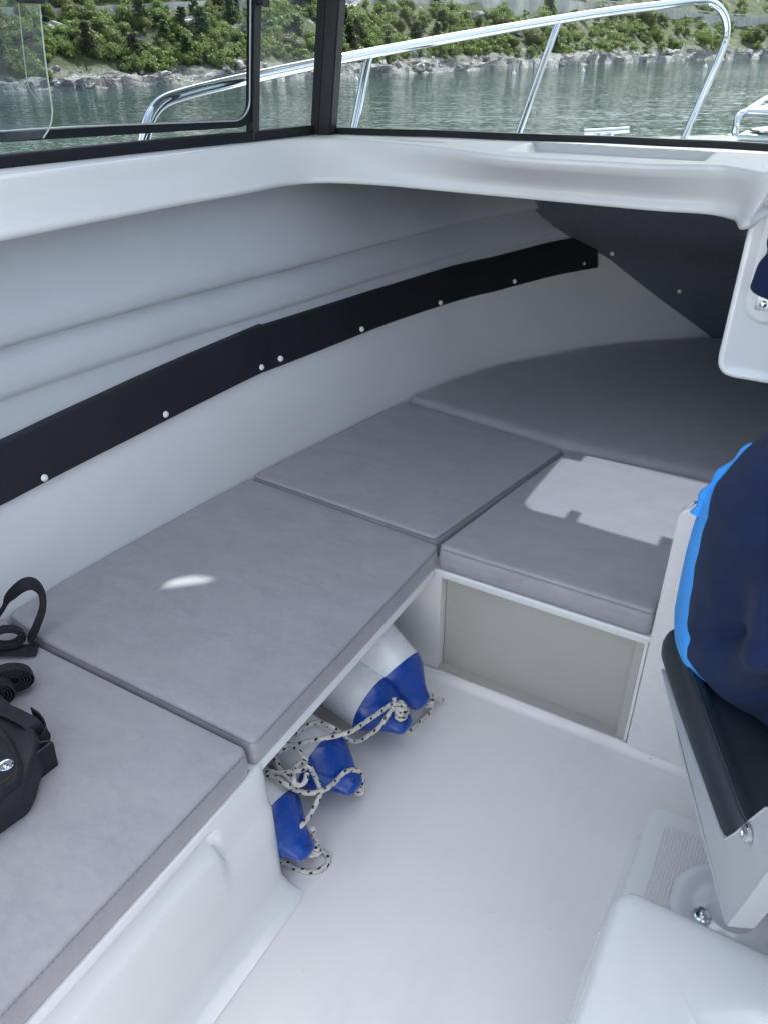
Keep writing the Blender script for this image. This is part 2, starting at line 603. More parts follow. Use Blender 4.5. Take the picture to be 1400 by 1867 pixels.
# ------------------------------------------------------------------ sea and hillside
WL = -.9
def sheet(name, xs, ys, zf, mat, kind='structure'):
    bm = bmesh.new()
    g = [[bm.verts.new((x, y, zf(x, y))) for x in xs] for y in ys]
    for j in range(len(ys) - 1):
        for i in range(len(xs) - 1):
            bm.faces.new((g[j][i], g[j][i + 1], g[j + 1][i + 1], g[j + 1][i]))
    o = obj(name, bm, mat)
    o['kind'] = kind
    return o
sheet('sea', [-4000, -60, 4000], [-4000, 0, 300, 4000], lambda x, y: WL, 'water')
sheet('sea_bed', [-4200, 4200], [-4200, 4200], lambda x, y: WL - 25, 'terrain')

def fdist(b):                                 # everything on the shore grows with distance from the boat
    return max(.9, math.hypot(52, b) / 70)
def shore_x(b):
    return -51.0 + 1.6 * noise.noise((b * .05, 3.1, 0)) + .9 * noise.noise((b * .19, 7.7, 0)) + lerp_tab([(-200, -8), (20, -2), (39, -1.5), (60, 1.2), (95, 0), (150, -2), (250, 0), (316, 12), (420, 60), (800, 330)], b)
def road_d(b):
    return lerp_tab([(-100, 9), (50, 8), (100, 12), (240, 15), (400, 20)], b)
def road_z(b):
    return lerp_tab([(-100, 3.4), (50, 4.2), (80, 6.3), (120, 8.3), (200, 10.8), (260, 11.6), (320, 11.2), (420, 10.5)], b)
def wall_h(b):
    return lerp_tab([(40, .3), (110, .6), (140, 2.2), (400, 3.2)], b)
def rock_h(b):
    return .90 * fdist(b) ** .60 * (1 + .45 * noise.noise((b * .07, 1.3, 5)) + .2 * noise.noise((b * .3, 4.3, 5)))
def ground_z(d, b):
    f = fdist(b)
    rd = road_d(b)
    rh, w = rock_h(b), 1.7 * f ** .5
    zt = WL + rh
    zr = road_z(b)
    if d < w:
        t = max(-1.0, d / w)
        return WL + rh * (t if t < 0 else t ** .7)
    if d < rd - .25:
        t = (d - w) / max(.1, rd - .25 - w)
        return zt + (zr - wall_h(b) - zt) * t
    if d < rd:
        return zr - wall_h(b)
    if d < rd + 1.8:
        return zr - .06
    return zr + (d - rd - 1.8) * .62
def rockiness(d, b):
    f = fdist(b)
    return max(0.0, min(1.0, 1.35 - d / (2.1 * f ** .5)))
def build_slope():
    bs = list(np.arange(-60, 25, 2.0)) + list(np.arange(25, 100, .42)) + list(np.arange(100, 190, .9)) + list(np.arange(190, 420, 1.8)) + list(np.arange(420, 900, 12))
    ds = [-3, -1.2, -.5, 0, .2, .4, .65, .9, 1.2, 1.5, 1.9, 2.3, 2.8, 3.4, 4.2, 5, 6, 7, 8, 9.5, 11, 13, 15, 17, 19, 22, 26, 32, 40, 55, 80, 130, 220]
    vs, rock = [], []
    for b in bs:
        f = fdist(b)
        for d in ds:
            dd = d * (1 if d > 6 else (f ** .5 * (1 - max(0, d) / 6) + max(0, d) / 6))
            z = ground_z(dd, b)
            rk = rockiness(dd, b)
            p = Vector((b * .55 / f ** .6, dd * 1.1, 0))
            x = shore_x(b) - dd
            if 0 <= d < 6:
                # slanting strata, broken blocks
                st = noise.noise((b * 1.3 / f + dd * 1.2, dd * .7, 2.2))
                cell = noise.cell((b * .8 / f + dd * .5, dd * 1.3 - b * .25, 1))
                fr = noise.fractal(Vector((b * .9 / f, dd * 1.2, z * .6)), 1.0, 2.1, 4)
                amp = rk * f ** .8
                z += amp * (.34 * st + .34 * cell + .36 * fr) * (0 if d == 0 else 1)
                x += amp * (.4 * st + .25 * cell)
            elif d >= 6:
                if not (road_d(b) - .6 < dd < road_d(b) + 3.2):
                    z += .5 * noise.noise((b * .2, dd * .2, 0)) * min(1, d / 12)
            vs.append((x, b, z))
            rock.append(rk)
    nb, nd = len(bs), len(ds)
    fs = [(i * nd + j, i * nd + j + 1, (i + 1) * nd + j + 1, (i + 1) * nd + j) for i in range(nb - 1) for j in range(nd - 1)]
    me = bpy.data.meshes.new('hillside')
    me.from_pydata(vs, [], fs)
    at = me.attributes.new('rock', 'FLOAT', 'POINT')
    at.data.foreach_set('value', rock)
    o = link('hillside', me, 'terrain', None, True, 35)
    o['kind'] = 'structure'
build_slope()

def strip_along(name, b0, b1, step, prof, mat):
    """prof(b) -> list of points"""
    bm = bmesh.new()
    loft(bm, [prof(b) for b in np.arange(b0, b1, step)])
    return obj(name, bm, mat)
rd = strip_along('road', 20, 420, 3, lambda b: [(shore_x(b) - road_d(b) - .02, b, road_z(b)), (shore_x(b) - road_d(b) - 1.7, b, road_z(b) - .06)], 'asphalt')
rd['kind'] = 'structure'
rw = strip_along('retaining_wall', 40, 420, 3, lambda b: [
    (shore_x(b) - road_d(b) + .22 + .12 * wall_h(b), b, road_z(b) - wall_h(b) - .8),
    (shore_x(b) - road_d(b) + .2, b, road_z(b) + .15), (shore_x(b) - road_d(b) - .1, b, road_z(b) + .15), (shore_x(b) - road_d(b) - .1, b, road_z(b) - .5)], 'wall_stone')
tag(rw, 'long grey stone retaining wall holding up the coast road on the hillside', 'wall')
def guardrail():
    root = empty('guardrail', (shore_x(250) - road_d(250), 250, road_z(250)), 'thin grey metal guardrail along the edge of the coast road above the wall', 'guardrail')
    bm = bmesh.new()
    loft(bm, [[(shore_x(b) - road_d(b) - .02, b, road_z(b) + .62), (shore_x(b) - road_d(b) - .02, b, road_z(b) + .95), (shore_x(b) - road_d(b) - .1, b, road_z(b) + .95), (shore_x(b) - road_d(b) - .1, b, road_z(b) + .62)] for b in np.arange(95, 420, 3)], True, True)
    obj('rail_beam', bm, 'rail_grey', root)
    bm = bmesh.new()
    for b in np.arange(96, 418, 4):
        x = shore_x(b) - road_d(b) - .06
        box(bm, x - .06, b - .06, road_z(b) + .15, x + .03, b + .06, road_z(b) + .9)
    p = obj('rail_posts', bm, 'rail_grey', root)
    p['kind'] = 'stuff'
    adopt(root)
guardrail()

# ---- vegetation
def quads_mesh(name, cen, nrm, size, mats, core=None, extra=None):
    n = len(cen)
    rng = np.random.default_rng(len(cen) + int(size.sum() * 100) % 97)
    a = rng.normal(size=(n, 3))
    t = np.cross(nrm, a)
    t /= np.linalg.norm(t, axis=1, keepdims=True) + 1e-9
    b = np.cross(nrm, t)
    s = size[:, None]
    v = np.stack([cen - t * s - b * s * .6, cen + t * s - b * s * .6, cen + t * s * .8 + b * s * .6, cen - t * s * .8 + b * s * .6], 1).reshape(-1, 3)
    f = np.arange(n * 4).reshape(-1, 4)
    V, Fq = v.tolist(), f.tolist()
    if core is not None:
        cv, cf = core
        off = len(V)
        V += cv
        Fq += [[i + off for i in q] for q in cf]
    me = bpy.data.meshes.new(name)
    me.from_pydata(V, [], Fq)
    for m in mats:
        me.materials.append(M[m])
    return me
def ico(c, r, squash=1.0, sub=1):
    bm = bmesh.new()
    bmesh.ops.create_icosphere(bm, subdivisions=sub, radius=1)
    vs = [(c[0] + v.co.x * r, c[1] + v.co.y * r, c[2] + v.co.z * r * squash) for v in bm.verts]
    fs = [[v.index for v in f.verts] for f in bm.faces]
    bm.free()
    return vs, fs
def shrub_data(seed, nl=11, per=300, leaf=.033, ncore=99):
    rng = np.random.default_rng(seed)
    C, N, S = [], [], []
    cv, cf = [], []
    for i in range(nl):
        th = rng.uniform(0, 2 * math.pi)
        rr = rng.uniform(.05, .62) * (1 if i else 0)
        c = np.array([math.cos(th) * rr, math.sin(th) * rr, rng.uniform(.3, 1.0) * (1.1 - rr * .55)])
        r = rng.uniform(.24, .42)
        d = rng.normal(size=(per, 3))
        d /= np.linalg.norm(d, axis=1, keepdims=True)
        q = c + d * r * rng.uniform(.72, 1.12, size=(per, 1)) * np.array([1, 1, .85])
        C.append(q); N.append(d + rng.normal(size=(per, 3)) * .45); S.append(rng.uniform(.6, 1.4, per) * leaf)
        if i < ncore:
            v, f = ico(c, r * .72, .85)
            off = len(cv)
            cv += v; cf += [[k + off for k in g] for g in f]
    C, N, S = np.concatenate(C), np.concatenate(N), np.concatenate(S)
    N /= np.linalg.norm(N, axis=1, keepdims=True)
    keep = C[:, 2] > .02
    return C[keep], N[keep], S[keep], (cv, cf)
def pine_data(seed):
    rng = np.random.default_rng(seed)
    C, N, S = [], [], []
    z = .28
    while z < 1.0:
        rad = .36 * (1.08 - z) ** .75 + .03
        for k in range(6):
            th = rng.uniform(0, 2 * math.pi)
            L = rad * rng.uniform(.6, 1.15)
            m = 26
            t = rng.uniform(.15, 1, size=m)
            p = np.stack([np.cos(th) * L * t, np.sin(th) * L * t, z + .07 * t - .02], 1) + rng.normal(size=(m, 3)) * np.array([.045, .045, .022])
            C.append(p)
            nn = rng.normal(size=(m, 3)) * .5 + np.array([0, 0, 1])
            N.append(nn); S.append(rng.uniform(.025, .05, m))
        z += rng.uniform(.06, .10)
    C, N, S = np.concatenate(C), np.concatenate(N), np.concatenate(S)
    N /= np.linalg.norm(N, axis=1, keepdims=True)
    return C, N, S
shrub_meshes = []
for k in range(6):
    C, N, S, core = shrub_data(20 + k, 9 + k % 4)
    shrub_meshes.append(quads_mesh('shrub', C, N, S, ['leaf'], core))
pine_meshes = []
for k in range(4):
    C, N, S = pine_data(50 + k)
    pine_meshes.append(quads_mesh('pine_crown', C, N, S, ['pine']))
bmt = bmesh.new()
tube(bmt, [(0, 0, -.05), (.01, 0, .3), (-.005, .01, .65), (0, 0, .97)], lambda t: .03 * (1 - t) + .006, 7)
trunk_me = bpy.data.meshes.new('trunk')
bmt.to_mesh(trunk_me); bmt.free()
trunk_me.materials.append(M['trunk'])
def plant_spots(count, seed, dmin, dmax_f, bmax=330, bmin=30):
    rng = random.Random(seed)
    out = []
    tries = 0
    while len(out) < count and tries < count * 60:
        tries += 1
        ang = rng.uniform(R(-58), R(5))           # even over the view from the wheelhouse
        b = 52 / math.tan(max(R(8), -ang)) if ang < 0 else 400
        if not bmin < b < bmax:
            continue
        f = fdist(b)
        d = dmin * f ** .5 + rng.random() ** 1.2 * dmax_f * f
        if road_d(b) - .5 < d < road_d(b) + 2.2:
            continue
        if noise.noise((b * .12, d * .22, 4)) < -.36:
            continue
        x = shore_x(b) - d
        out.append((x, b, ground_z(d, b), d, f))
    return out
def plants():
    rng = random.Random(3)
    spots = plant_spots(240, 11, 2.2, 13)
    first = None
    for i, (x, y, z, d, f) in enumerate(spots):
        where = ('above' if d > road_d(y) else 'below') + (' the coast road, seen through the side window' if y < 74 else ' the coast road, seen through the windscreen')
        h = rng.uniform(.75, 1.45) * f ** .72 * (.75 if d < 3 * f ** .5 else 1)
        o = bpy.data.objects.new('shrub', shrub_meshes[i % 6])
        COL.objects.link(o)
        w = rng.uniform(.85, 1.35)
        o.location = (x, y, z - .25)
        o.scale = (h * w, h * w, h * rng.uniform(.85, 1.1))
        o.rotation_euler = (0, 0, rng.uniform(0, 6.28))
        tag(o, 'rounded bright green shrub on the hillside ' + where, 'shrub', 'broadleaf shrubs ' + where)
    for i, (x, y, z, d, f) in enumerate(plant_spots(60, 23, 2.0, 12)):
        h = rng.uniform(1.3, 2.3) * f ** .72
        where = ('above' if d > road_d(y) else 'below') + (' the coast road, seen through the side window' if y < 74 else ' the coast road, seen through the windscreen')
        root = bpy.data.objects.new('pine_tree', None)
        COL.objects.link(root)
        root.location = (x, y, z - .1)
        root.scale = (h * 1.15, h * 1.15, h)
        root.rotation_euler = (R(rng.uniform(-4, 4)), R(rng.uniform(-4, 4)), rng.uniform(0, 6.28))
        tag(root, 'dark pointed pine tree on the hillside ' + where, 'pine tree', 'pine trees ' + where)
        t = bpy.data.objects.new('trunk', trunk_me); COL.objects.link(t); t.parent = root
        c = bpy.data.objects.new('crown', pine_meshes[i % 4]); COL.objects.link(c); c.parent = root
    # the mass of smaller scrub between and behind them
    proto = [shrub_data(90 + k, 5, 66, .068, 2) for k in range(4)]
    Cs, Ns, Ss, cv, cf = [], [], [], [], []
    for i, (x, y, z, d, f) in enumerate(plant_spots(1500, 77, 1.7, 14, 420)+plant_spots(300, 78, 14, 40, 420)+plant_spots(600, 79, 10, 12, 420)+plant_spots(500, 80, 1.7, 18, 420, 120)):
        C, N, S, core = proto[i % 4]
        h = rng.uniform(.55, 1.15) * f ** .72
        a = rng.uniform(0, 6.28)
        Rm = np.array([[math.cos(a), -math.sin(a), 0], [math.sin(a), math.cos(a), 0], [0, 0, 1]])
        w = rng.uniform(.9, 1.5)
        sc = np.array([h * w, h * w, h])
        Cs.append((C * sc) @ Rm.T + np.array([x, y, z - .2])); Ns.append(N @ Rm.T); Ss.append(S * h)
        v = (np.array(core[0]) * sc) @ Rm.T + np.array([x, y, z - .2])
        off = len(cv)
        cv += v.tolist(); cf += [[k + off for k in g] for g in core[1]]
    me = quads_mesh('scrub', np.concatenate(Cs), np.concatenate(Ns), np.concatenate(Ss), ['leaf'], (cv, cf))
    o = bpy.data.objects.new('scrub', me)
    COL.objects.link(o)
    tag(o, 'low green scrub filling the hillside between the shrubs', 'scrub', None, 'stuff')
plants()

def boulders():
    rng = random.Random(5)
    mes = []
    for k in range(5):
        bm = bmesh.new()
        bmesh.ops.create_icosphere(bm, subdivisions=3, radius=1)
        for v in bm.verts:
            p = v.co.copy()
            c = noise.cell(p * 1.6 + Vector((k * 7, 0, 0)))
            v.co = p * (.8 + .22 * c + .25 * noise.fractal(p * 1.3 + Vector((0, k * 9, 0)), 1, 2, 3))
            v.co.z *= .62
        me = bpy.data.meshes.new('boulder')
        bm.to_mesh(me); bm.free()
        me.materials.append(M['boulder'])
        me.shade_smooth(); me.set_sharp_from_angle(angle=R(28))
        mes.append(me)
    for i in range(120):
        ang = rng.uniform(R(9), R(58))
        b = 52 / math.tan(ang)
        f = fdist(b)
        d = rng.uniform(.1, 2.6) * f ** .5
        o = bpy.data.objects.new('boulder', mes[i % 5])
        COL.objects.link(o)
        s = rng.uniform(.16, .50) * f ** .8
        o.location = (shore_x(b) - d, b, ground_z(d, b) + .05 * s)
        o.scale = (s, s * rng.uniform(.8, 1.6), s * rng.uniform(.8, 1.5))
        o.rotation_euler = (R(rng.uniform(-30, 30)), R(rng.uniform(-30, 30)), rng.uniform(0, 6.28))
        tag(o, 'pale weathered limestone boulder lying along the waterline', 'boulder', 'limestone boulders along the shore')
boulders()
def outcrops():
    rng = random.Random(9)
    src = bpy.data.objects['boulder'].data
    n = 0
    while n < 60:
        ang = rng.uniform(R(9), R(58))
        b = 52 / math.tan(ang)
        f = fdist(b)
        d = 5 * f ** .5 + rng.random() * 16 * f
        if road_d(b) - 1 < d < road_d(b) + 3.4:
            continue
        n += 1
        o = bpy.data.objects.new('outcrop', src)
        COL.objects.link(o)
        s = rng.uniform(.4, 1.1) * f ** .8
        o.location = (shore_x(b) - d, b, ground_z(d, b) + .2 * s)
        o.scale = (s, s * rng.uniform(1, 2), s * rng.uniform(.7, 1.2))
        o.rotation_euler = (R(rng.uniform(-20, 20)), R(rng.uniform(-10, 30)), rng.uniform(0, 6.28))
        tag(o, 'white limestone outcrop showing between the shrubs up on the hillside', 'rock', 'limestone outcrops among the shrubs')
outcrops()
def buoys():
    labs = ['small white mooring buoy nearest the corner post of the wheelhouse', 'small white mooring buoy below the dark overhanging rock',
            'small white mooring buoy just right of the middle stanchion', 'small white mooring buoy seen beside the end stanchion of the bow rail']
    for lab, p in zip(labs, ((-44.09, 71.161, -0.9), (-38.308, 96.394, -0.9), (-35.384, 113.143, -0.9), (-26.293, 147.167, -0.9))):
        s = math.hypot(p[0], p[1]) / 100
        bm = bmesh.new()
        lathe(bm, [(-.25, .05), (-.2, .18), (0, .26), (.18, .24), (.32, .12), (.4, .05), (.5, .04), (.52, .02)], (0, 0, 0), (0, 0, 1), 14)
        o = obj('mooring_buoy', bm, 'buoy')
        o.location = (p[0], p[1], WL)
        o.scale = (s * .9,) * 3
        tag(o, lab, 'buoy', 'white mooring buoys off the shore')
buoys()

# ------------------------------------------------------------------ the boat
BOAT = empty('motorboat', (CL, .8, 0), 'white motorboat seen from inside its wheelhouse, with bow rail, windows and cabin berth', 'motorboat')
def part(name, bm, mat, parent=None, **kw):
    return obj(name, bm, mat, parent or BOAT, **kw)

def hull_shell():
    bm = bmesh.new()
    def ring(z, k, dy):
        L = [(CL + (s - CL) * k, b * dy, z) for b, s in GUN]
        return L + [(2 * CL - x, y, z2) for x, y, z2 in reversed(L[:-1])]
    g = [(CL + (s - CL), b, zdeck(b)) for b, s in GUN]
    g = g + [(2 * CL - x, y, z) for x, y, z in reversed(g[:-1])]
    loft(bm, [g, ring(1.0, .985, .985), ring(.3, .965, .93), ring(-.35, .9, .86), ring(-.8, .78, .80), ring(-1.1, .35, .74), ring(-1.3, .02, .7)])
    a = [v for v in bm.verts if abs(v.co.y - min(w.co.y for w in bm.verts)) < .8 and False]
    part('hull', bm, 'gelcoat')
    bm = bmesh.new()                               # transom
    loft(bm, [[(-1.66, -2.57, .0), (1.06, -2.57, .0)], [(-1.66, -2.58, .9), (1.06, -2.58, .9)]])
    part('transom', bm, 'gelcoat')
hull_shell()

WIN = [(-1.472, 1.043, 1.35), (-1.417, 1.439, 1.35), (-1.368, 1.696, 1.35), (-1.343, 1.894, 1.35), (-1.316, 1.983, 1.35), (-1.177, 2.008, 1.35), (-1.014, 2.049, 1.35), (-0.803, 2.07, 1.35), (-0.587, 2.116, 1.35), (-0.453, 2.119, 1.35), (-0.329, 2.135, 1.35), (-0.255, 2.13, 1.35), (-0.207, 2.125, 1.35)]
LIP = [(-1.379, 0.974, 1.35), (-1.355, 1.375, 1.35), (-1.352, 1.659, 1.35), (-1.304, 1.814, 1.35), (-1.226, 1.892, 1.35), (-1.083, 1.876, 1.35), (-0.904, 1.83, 1.35), (-0.674, 1.745, 1.35), (-0.482, 1.755, 1.35), (-0.372, 1.766, 1.35), (-0.273, 1.813, 1.35), (-0.217, 1.787, 1.35), (-0.155, 1.656, 1.35)]
LOW = [(-1.361, 0.929, 1.245), (-1.342, 1.34, 1.245), (-1.315, 1.576, 1.245), (-1.299, 1.76, 1.245), (-1.233, 1.843, 1.245), (-1.099, 1.875, 1.245), (-0.921, 1.872, 1.245), (-0.712, 1.867, 1.245), (-0.497, 1.86, 1.245), (-0.374, 1.859, 1.245), (-0.272, 1.872, 1.245), (-0.21, 1.829, 1.245), (-0.175, 1.749, 1.245)]
WIN = [(-1.50, -.6, 1.35), (-1.50, .5, 1.35)] + WIN
LIP = [(-1.40, -.6, 1.35), (-1.395, .4, 1.35)] + LIP
LOW = [(-1.385, -.6, 1.245), (-1.375, .35, 1.245)] + LOW

LIP[-1] = (LIP[-1][0], 1.735, 1.35)
LIP += [(-.08, 1.725, 1.35), (.35, 1.725, 1.35)]
LOW += [(-.10, 1.768, 1.315), (.35, 1.768, 1.325)]
WIN += [(-.10, 2.12, 1.35), (.35, 2.08, 1.35)]
def foredeck():
    bm = bmesh.new()
    outer = [(s, b) for b, s in GUN if b >= 1.9]
    port = [(-1.34, 1.9)] if False else []
    aft = [(p[0], p[1]) for p in WIN if p[1] > 1.9]
    aft = [(a[0], a[1] - .02) for a in aft]
    mirror_aft = [(.75, 1.95)]
    loop = [(-1.66, 1.5)] + outer + [(2 * CL - s, b) for s, b in reversed(outer[:-1])] + [(1.06, 1.5), (.74, 1.5), (.74, 2.08)] + list(reversed(aft)) + [(-1.40, 1.5)]
    hatch = resample(ccw(HATCH), .05, .06, 5)
    def add(L):
        vs = [bm.verts.new((x, y, zdeck(y))) for x, y in L]
        return [bm.edges.new((vs[i], vs[(i + 1) % len(vs)])) for i in range(len(vs))]
    es = add(loop) + add([tuple(p) for p in hatch])
    bmesh.ops.triangle_fill(bm, use_beauty=True, use_dissolve=False, edges=es)
    r = bmesh.ops.extrude_face_region(bm, geom=list(bm.faces))
    for v in [g for g in r['geom'] if isinstance(g, bmesh.types.BMVert)]:
        v.co.z -= .03
    part('foredeck', bm, 'gelcoat', smooth=False)
    bm = bmesh.new()                               # unseen dark sheet added under the deck to darken the bow, cut round the hatch
    lp = [(CL + (s_ - CL) * .985, b_) for s_, b_ in outer if b_ > 1.95]
    lp = [(-1.32, 2.06)] + lp + [(2 * CL - x, y) for x, y in reversed(lp[:-1])] + [(.70, 2.10)] + [(a[0], a[1] + .01) for a in reversed(aft) if a[0] > -1.28]
    vs_ = []
    es = []
    for L in (lp, [tuple(q) for q in inset2d(resample(ccw(HATCH), .05, .06, 5), -.03)]):
        vs = [bm.verts.new((x, y, zdeck(y) - .045)) for x, y in L]
        es += [bm.edges.new((vs[i], vs[(i + 1) % len(vs)])) for i in range(len(vs))]
    bmesh.ops.triangle_fill(bm, use_beauty=True, use_dissolve=False, edges=es)
    part('added_dark_underdeck', bm, 'carpet_dark', smooth=False)
    for sgn, nm in ((1, 'side_deck'), (-1, 'side_deck')):
        bm = bmesh.new()
        L = [(-1.70, -2.55), (-1.70, .5), (-1.66, 1.5), (-1.40, 1.5), (-1.50, .5), (-1.50, -2.55)]
        pts = [((x if sgn > 0 else 2 * CL - x), y) for x, y in L]
        f = bm.faces.new([bm.verts.new((x, y, zdeck(y) - .004)) for x, y in pts])
        r = bmesh.ops.extrude_face_region(bm, geom=[f])
        for v in [g for g in r['geom'] if isinstance(g, bmesh.types.BMVert)]:
            v.co.z -= .03
        part(nm, bm, 'gelcoat', smooth=False)
HATCH = [(-.640, 2.44), (-.02, 2.44), (-.02, 2.872), (-.640, 2.872)]
foredeck()
def deck_hatch():
    root = bpy.data.objects.new('deck_hatch', None); COL.objects.link(root); root.parent = BOAT
    P = resample(ccw(HATCH), .05, .06, 5)
    bm = bmesh.new()
    o2 = inset2d(P, -.035)
    z = lambda q: zdeck(q.y)
    loft(bm, [[(q.x, q.y, z(q) - .03) for q in P] , [(q.x, q.y, z(q) + .022) for q in P], [(q.x, q.y, z(q) + .022) for q in o2], [(q.x, q.y, z(q) + .001) for q in o2]], True)
    obj('frame', bm, 'frame', root)
    bm = bmesh.new()
    bm.faces.new([bm.verts.new((q.x, q.y, z(q) + .012)) for q in inset2d(P, -.004)])
    obj('pane', bm, 'hatch_acrylic', root, smooth=False)
    for (x0, y0, x1, y1) in ((-.51, 2.435, -.478, 2.492), (-.26, 2.435, -.225, 2.492), (-.645, 2.80, -.578, 2.877)):
        bm = bmesh.new()
        box(bm, x0, y0, zdeck(y0) - .035, x1, y1, zdeck(y0) + .006, .004)
        obj('hinge', bm, 'frame', root)
deck_hatch()

# sole, with a soft radius against the berth front
def sole():
    bm = bmesh.new()
    box(bm, -1.44, -2.5, -.04, 1.0, 1.60, 0)
    part('cabin_sole', bm, 'sole', smooth=False)
    bm = bmesh.new()                                # cove along the berth front and the console bulkhead
    rings = []
    for x in np.linspace(-1.3, .9, 20):
        rings.append([(x, 1.514 - .022 + .022 * math.sin(a), .0225 - .022 * math.cos(a)) for a in np.linspace(0, math.pi / 2, 7)])
    loft(bm, rings)
    part('sole_cove', bm, 'sole')
    bm = bmesh.new()
    lathe(bm, [(0, .0065), (.002, .0065), (.003, .004)], (-0.09, 1.51, 0.002), (0, -1, .0), 14)
    part('screw_hole', bm, 'rubber')
sole()

def bench():
    # (flush corner block, channelled run): the channel under the lip stops short of the corner
    pa = [(-.722, .371), (-.714, .3715), (-.708, .367), (-.707, .349), (-.706, .345), (-.704, .33), (-.702, .30), (-.701, .275), (-.699, .262), (-.694, .250), (-.691, .18), (-.688, .05), (-.684, .03), (-.675, .013), (-.660, .004), (-.640, .0015)]
    pb = [(-.722, .371), (-.714, .3715), (-.708, .367), (-.707, .356), (-.712, .351), (-.720, .345), (-.714, .322), (-.698, .312), (-.694, .306), (-.692, .296), (-.691, .18), (-.688, .05), (-.684, .03), (-.675, .013), (-.660, .004), (-.640, .0015)]
    bm = bmesh.new()
    ys = list(np.linspace(-.8, .56, 10)) + [.58, .60, .605, .61, .615, .62, .625, .63, .64, .66, .70, .73, .75, .762, .770, .774, .776]
    rings = []
    for y in ys:
        t = max(0, (y - .744) / .032)
        pull = .024 * (1 - math.sqrt(max(0, 1 - t * t)))
        q = max(0, min(1, (y - .600) / .030)); q = q * q * (3 - 2 * q)
        rings.append([(xa * q + xb * (1 - q) - pull * (1 if za > .015 else .5), y, za * q + zb * (1 - q)) for (xa, za), (xb, zb) in zip(pa, pb)])
    loft(bm, rings)
    last = rings[-1]
    # end panel of the closed part, facing the open locker
    back = [(-1.42, .776, z) for x, y, z in last]
    loft(bm, [last, back])
    part('bench_front', bm, 'gelcoat', angle=60)
    # seat shelf under the cushions, with its pale lip
    bm = bmesh.new()
    P = ccw([(-.716, .740), (-.716, 1.513), (-1.43, 1.513), (-1.47, .735)])
    Q = resample(P, .1, .01, 3)
    v = loft(bm, [[(q.x, q.y, .350) for q in Q], [(q.x, q.y, .366) for q in Q], [(q.x, q.y, .371) for q in inset2d(Q, .004)]], True, True)
    part('bench_shelf', bm, 'gelcoat')
    bm = bmesh.new()
    box(bm, -1.47, -.8, .34, -.722, .733, .371)
    part('bench_shelf', bm, 'gelcoat', smooth=False)
    bm = bmesh.new()                                # locker back under the shelf (hull side)
    loft(bm, [[(-1.40, y, 0) for y in (.78, 1.5)], [(-1.44, y, .349) for y in (.78, 1.5)]])
    part('locker_back', bm, 'gelcoat')
bench()

def berth():
    yf = 1.518
    bm = bmesh.new()
    box(bm, -1.43, yf, 0, -.700, yf + .05, .359)           # port stile, runs on under the bench
    box(bm, -.699, yf, .346, -.158, yf + .05, .359)      # top rail
    box(bm, -.699, yf, 0, -.158, yf + .05, .018)         # bottom rail
    box(bm, -.166, yf + .001, .019, -.158, yf + .05, .345)
    part('berth_front', bm, 'gelcoat_warm', smooth=False)
    bm = bmesh.new()
    box(bm, -.698, yf + .034, .019, -.167, yf + .048, .345)
    box(bm, -.698, yf + .006, .0185, -.167, yf + .0335, .0225)
    box(bm, -.186, yf + .006, .023, -.1672, yf + .0335, .345)
    part('locker_panel', bm, 'locker', smooth=False)
    bm = bmesh.new()
    pts = [(-.718, 1.512), (-.15, 1.512), (-.15, 1.552), (.75, 1.552), (.75, 2.25), (.6, 2.9), (.1, 3.45), (CL, 3.72), (-.75, 3.35), (-1.1, 2.85), (-1.27, 2.33), (-1.39, 1.6), (-1.40, 1.514)]
    Q = resample(ccw(pts), .2, .008, 3)
    loft(bm, [[(q.x, q.y, .3595) for q in Q], [(q.x, q.y, .368) for q in Q], [(q.x, q.y, .371) for q in inset2d(Q, .003)]], True, True)
    part('berth_shelf', bm, 'gelcoat')
    # console bulkhead: upright panel with a rounded top corner
    bm = bmesh.new()
    P = resample(ccw([(-.156, 0), (.95, 0), (.95, .728), (-.156, .728)]), .05, .03, 6)
    loft(bm, [[(q.x, 1.512, q.y) for q in inset2d(P, .004)], [(q.x, 1.516, q.y) for q in P], [(q.x, 1.545, q.y) for q in P], [(q.x, 1.549, q.y) for q in inset2d(P, .004)]], True, True)
    part('console_bulkhead', bm, 'gelcoat_warm')
berth()

# upholstered hull sides
LPROF = [(.30, 0), (.44, 0), (.55, .004), (.66, .004), (.70, 0), (.80, 0), (.86, .002), (.884, .001), (.890, .003), (.896, .012), (.910, .018), (.935, .019), (.965, .014), (.985, .006), (.994, .002), (1.0, .012), (1.005, .030), (1.016, .040), (1.05, .044), (1.10, .034), (1.16, .014), (1.22, .0), (1.32, -.02)]
def liner(sgn, name, mat, prof):
    bm = bmesh.new()
    bs = list(np.arange(-1.2, 1.0, .2)) + list(np.arange(1.0, 3.74, .06)) + [3.75]
    rings = []
    for b in bs:
        row = []
        for z, o in prof:
            zz = z + .012 * math.sin(b * 1.7) * (1 if .87 < z < 1.1 else 0)
            wob = .004 * noise.noise((b * 2.2, z * 3, 1)) + (.004 * noise.noise((b * 7, z * 12, 2)) if z > .86 else .001 * noise.noise((b * 5, z * 5, 2)))
            st = hull_s(b, z) + o + wob
            st = min(st, CL - .001)
            zz = min(zz, zdeck(b) - .034)
            row.append((st if sgn > 0 else 2 * CL - st, b, zz))
        rings.append(row)
    loft(bm, rings)
    part(name, bm, mat, angle=75)
for sg in (1, -1):
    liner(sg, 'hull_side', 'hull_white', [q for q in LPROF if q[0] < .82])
    liner(sg, 'hull_liner', 'liner', [q for q in LPROF if q[0] > .79])
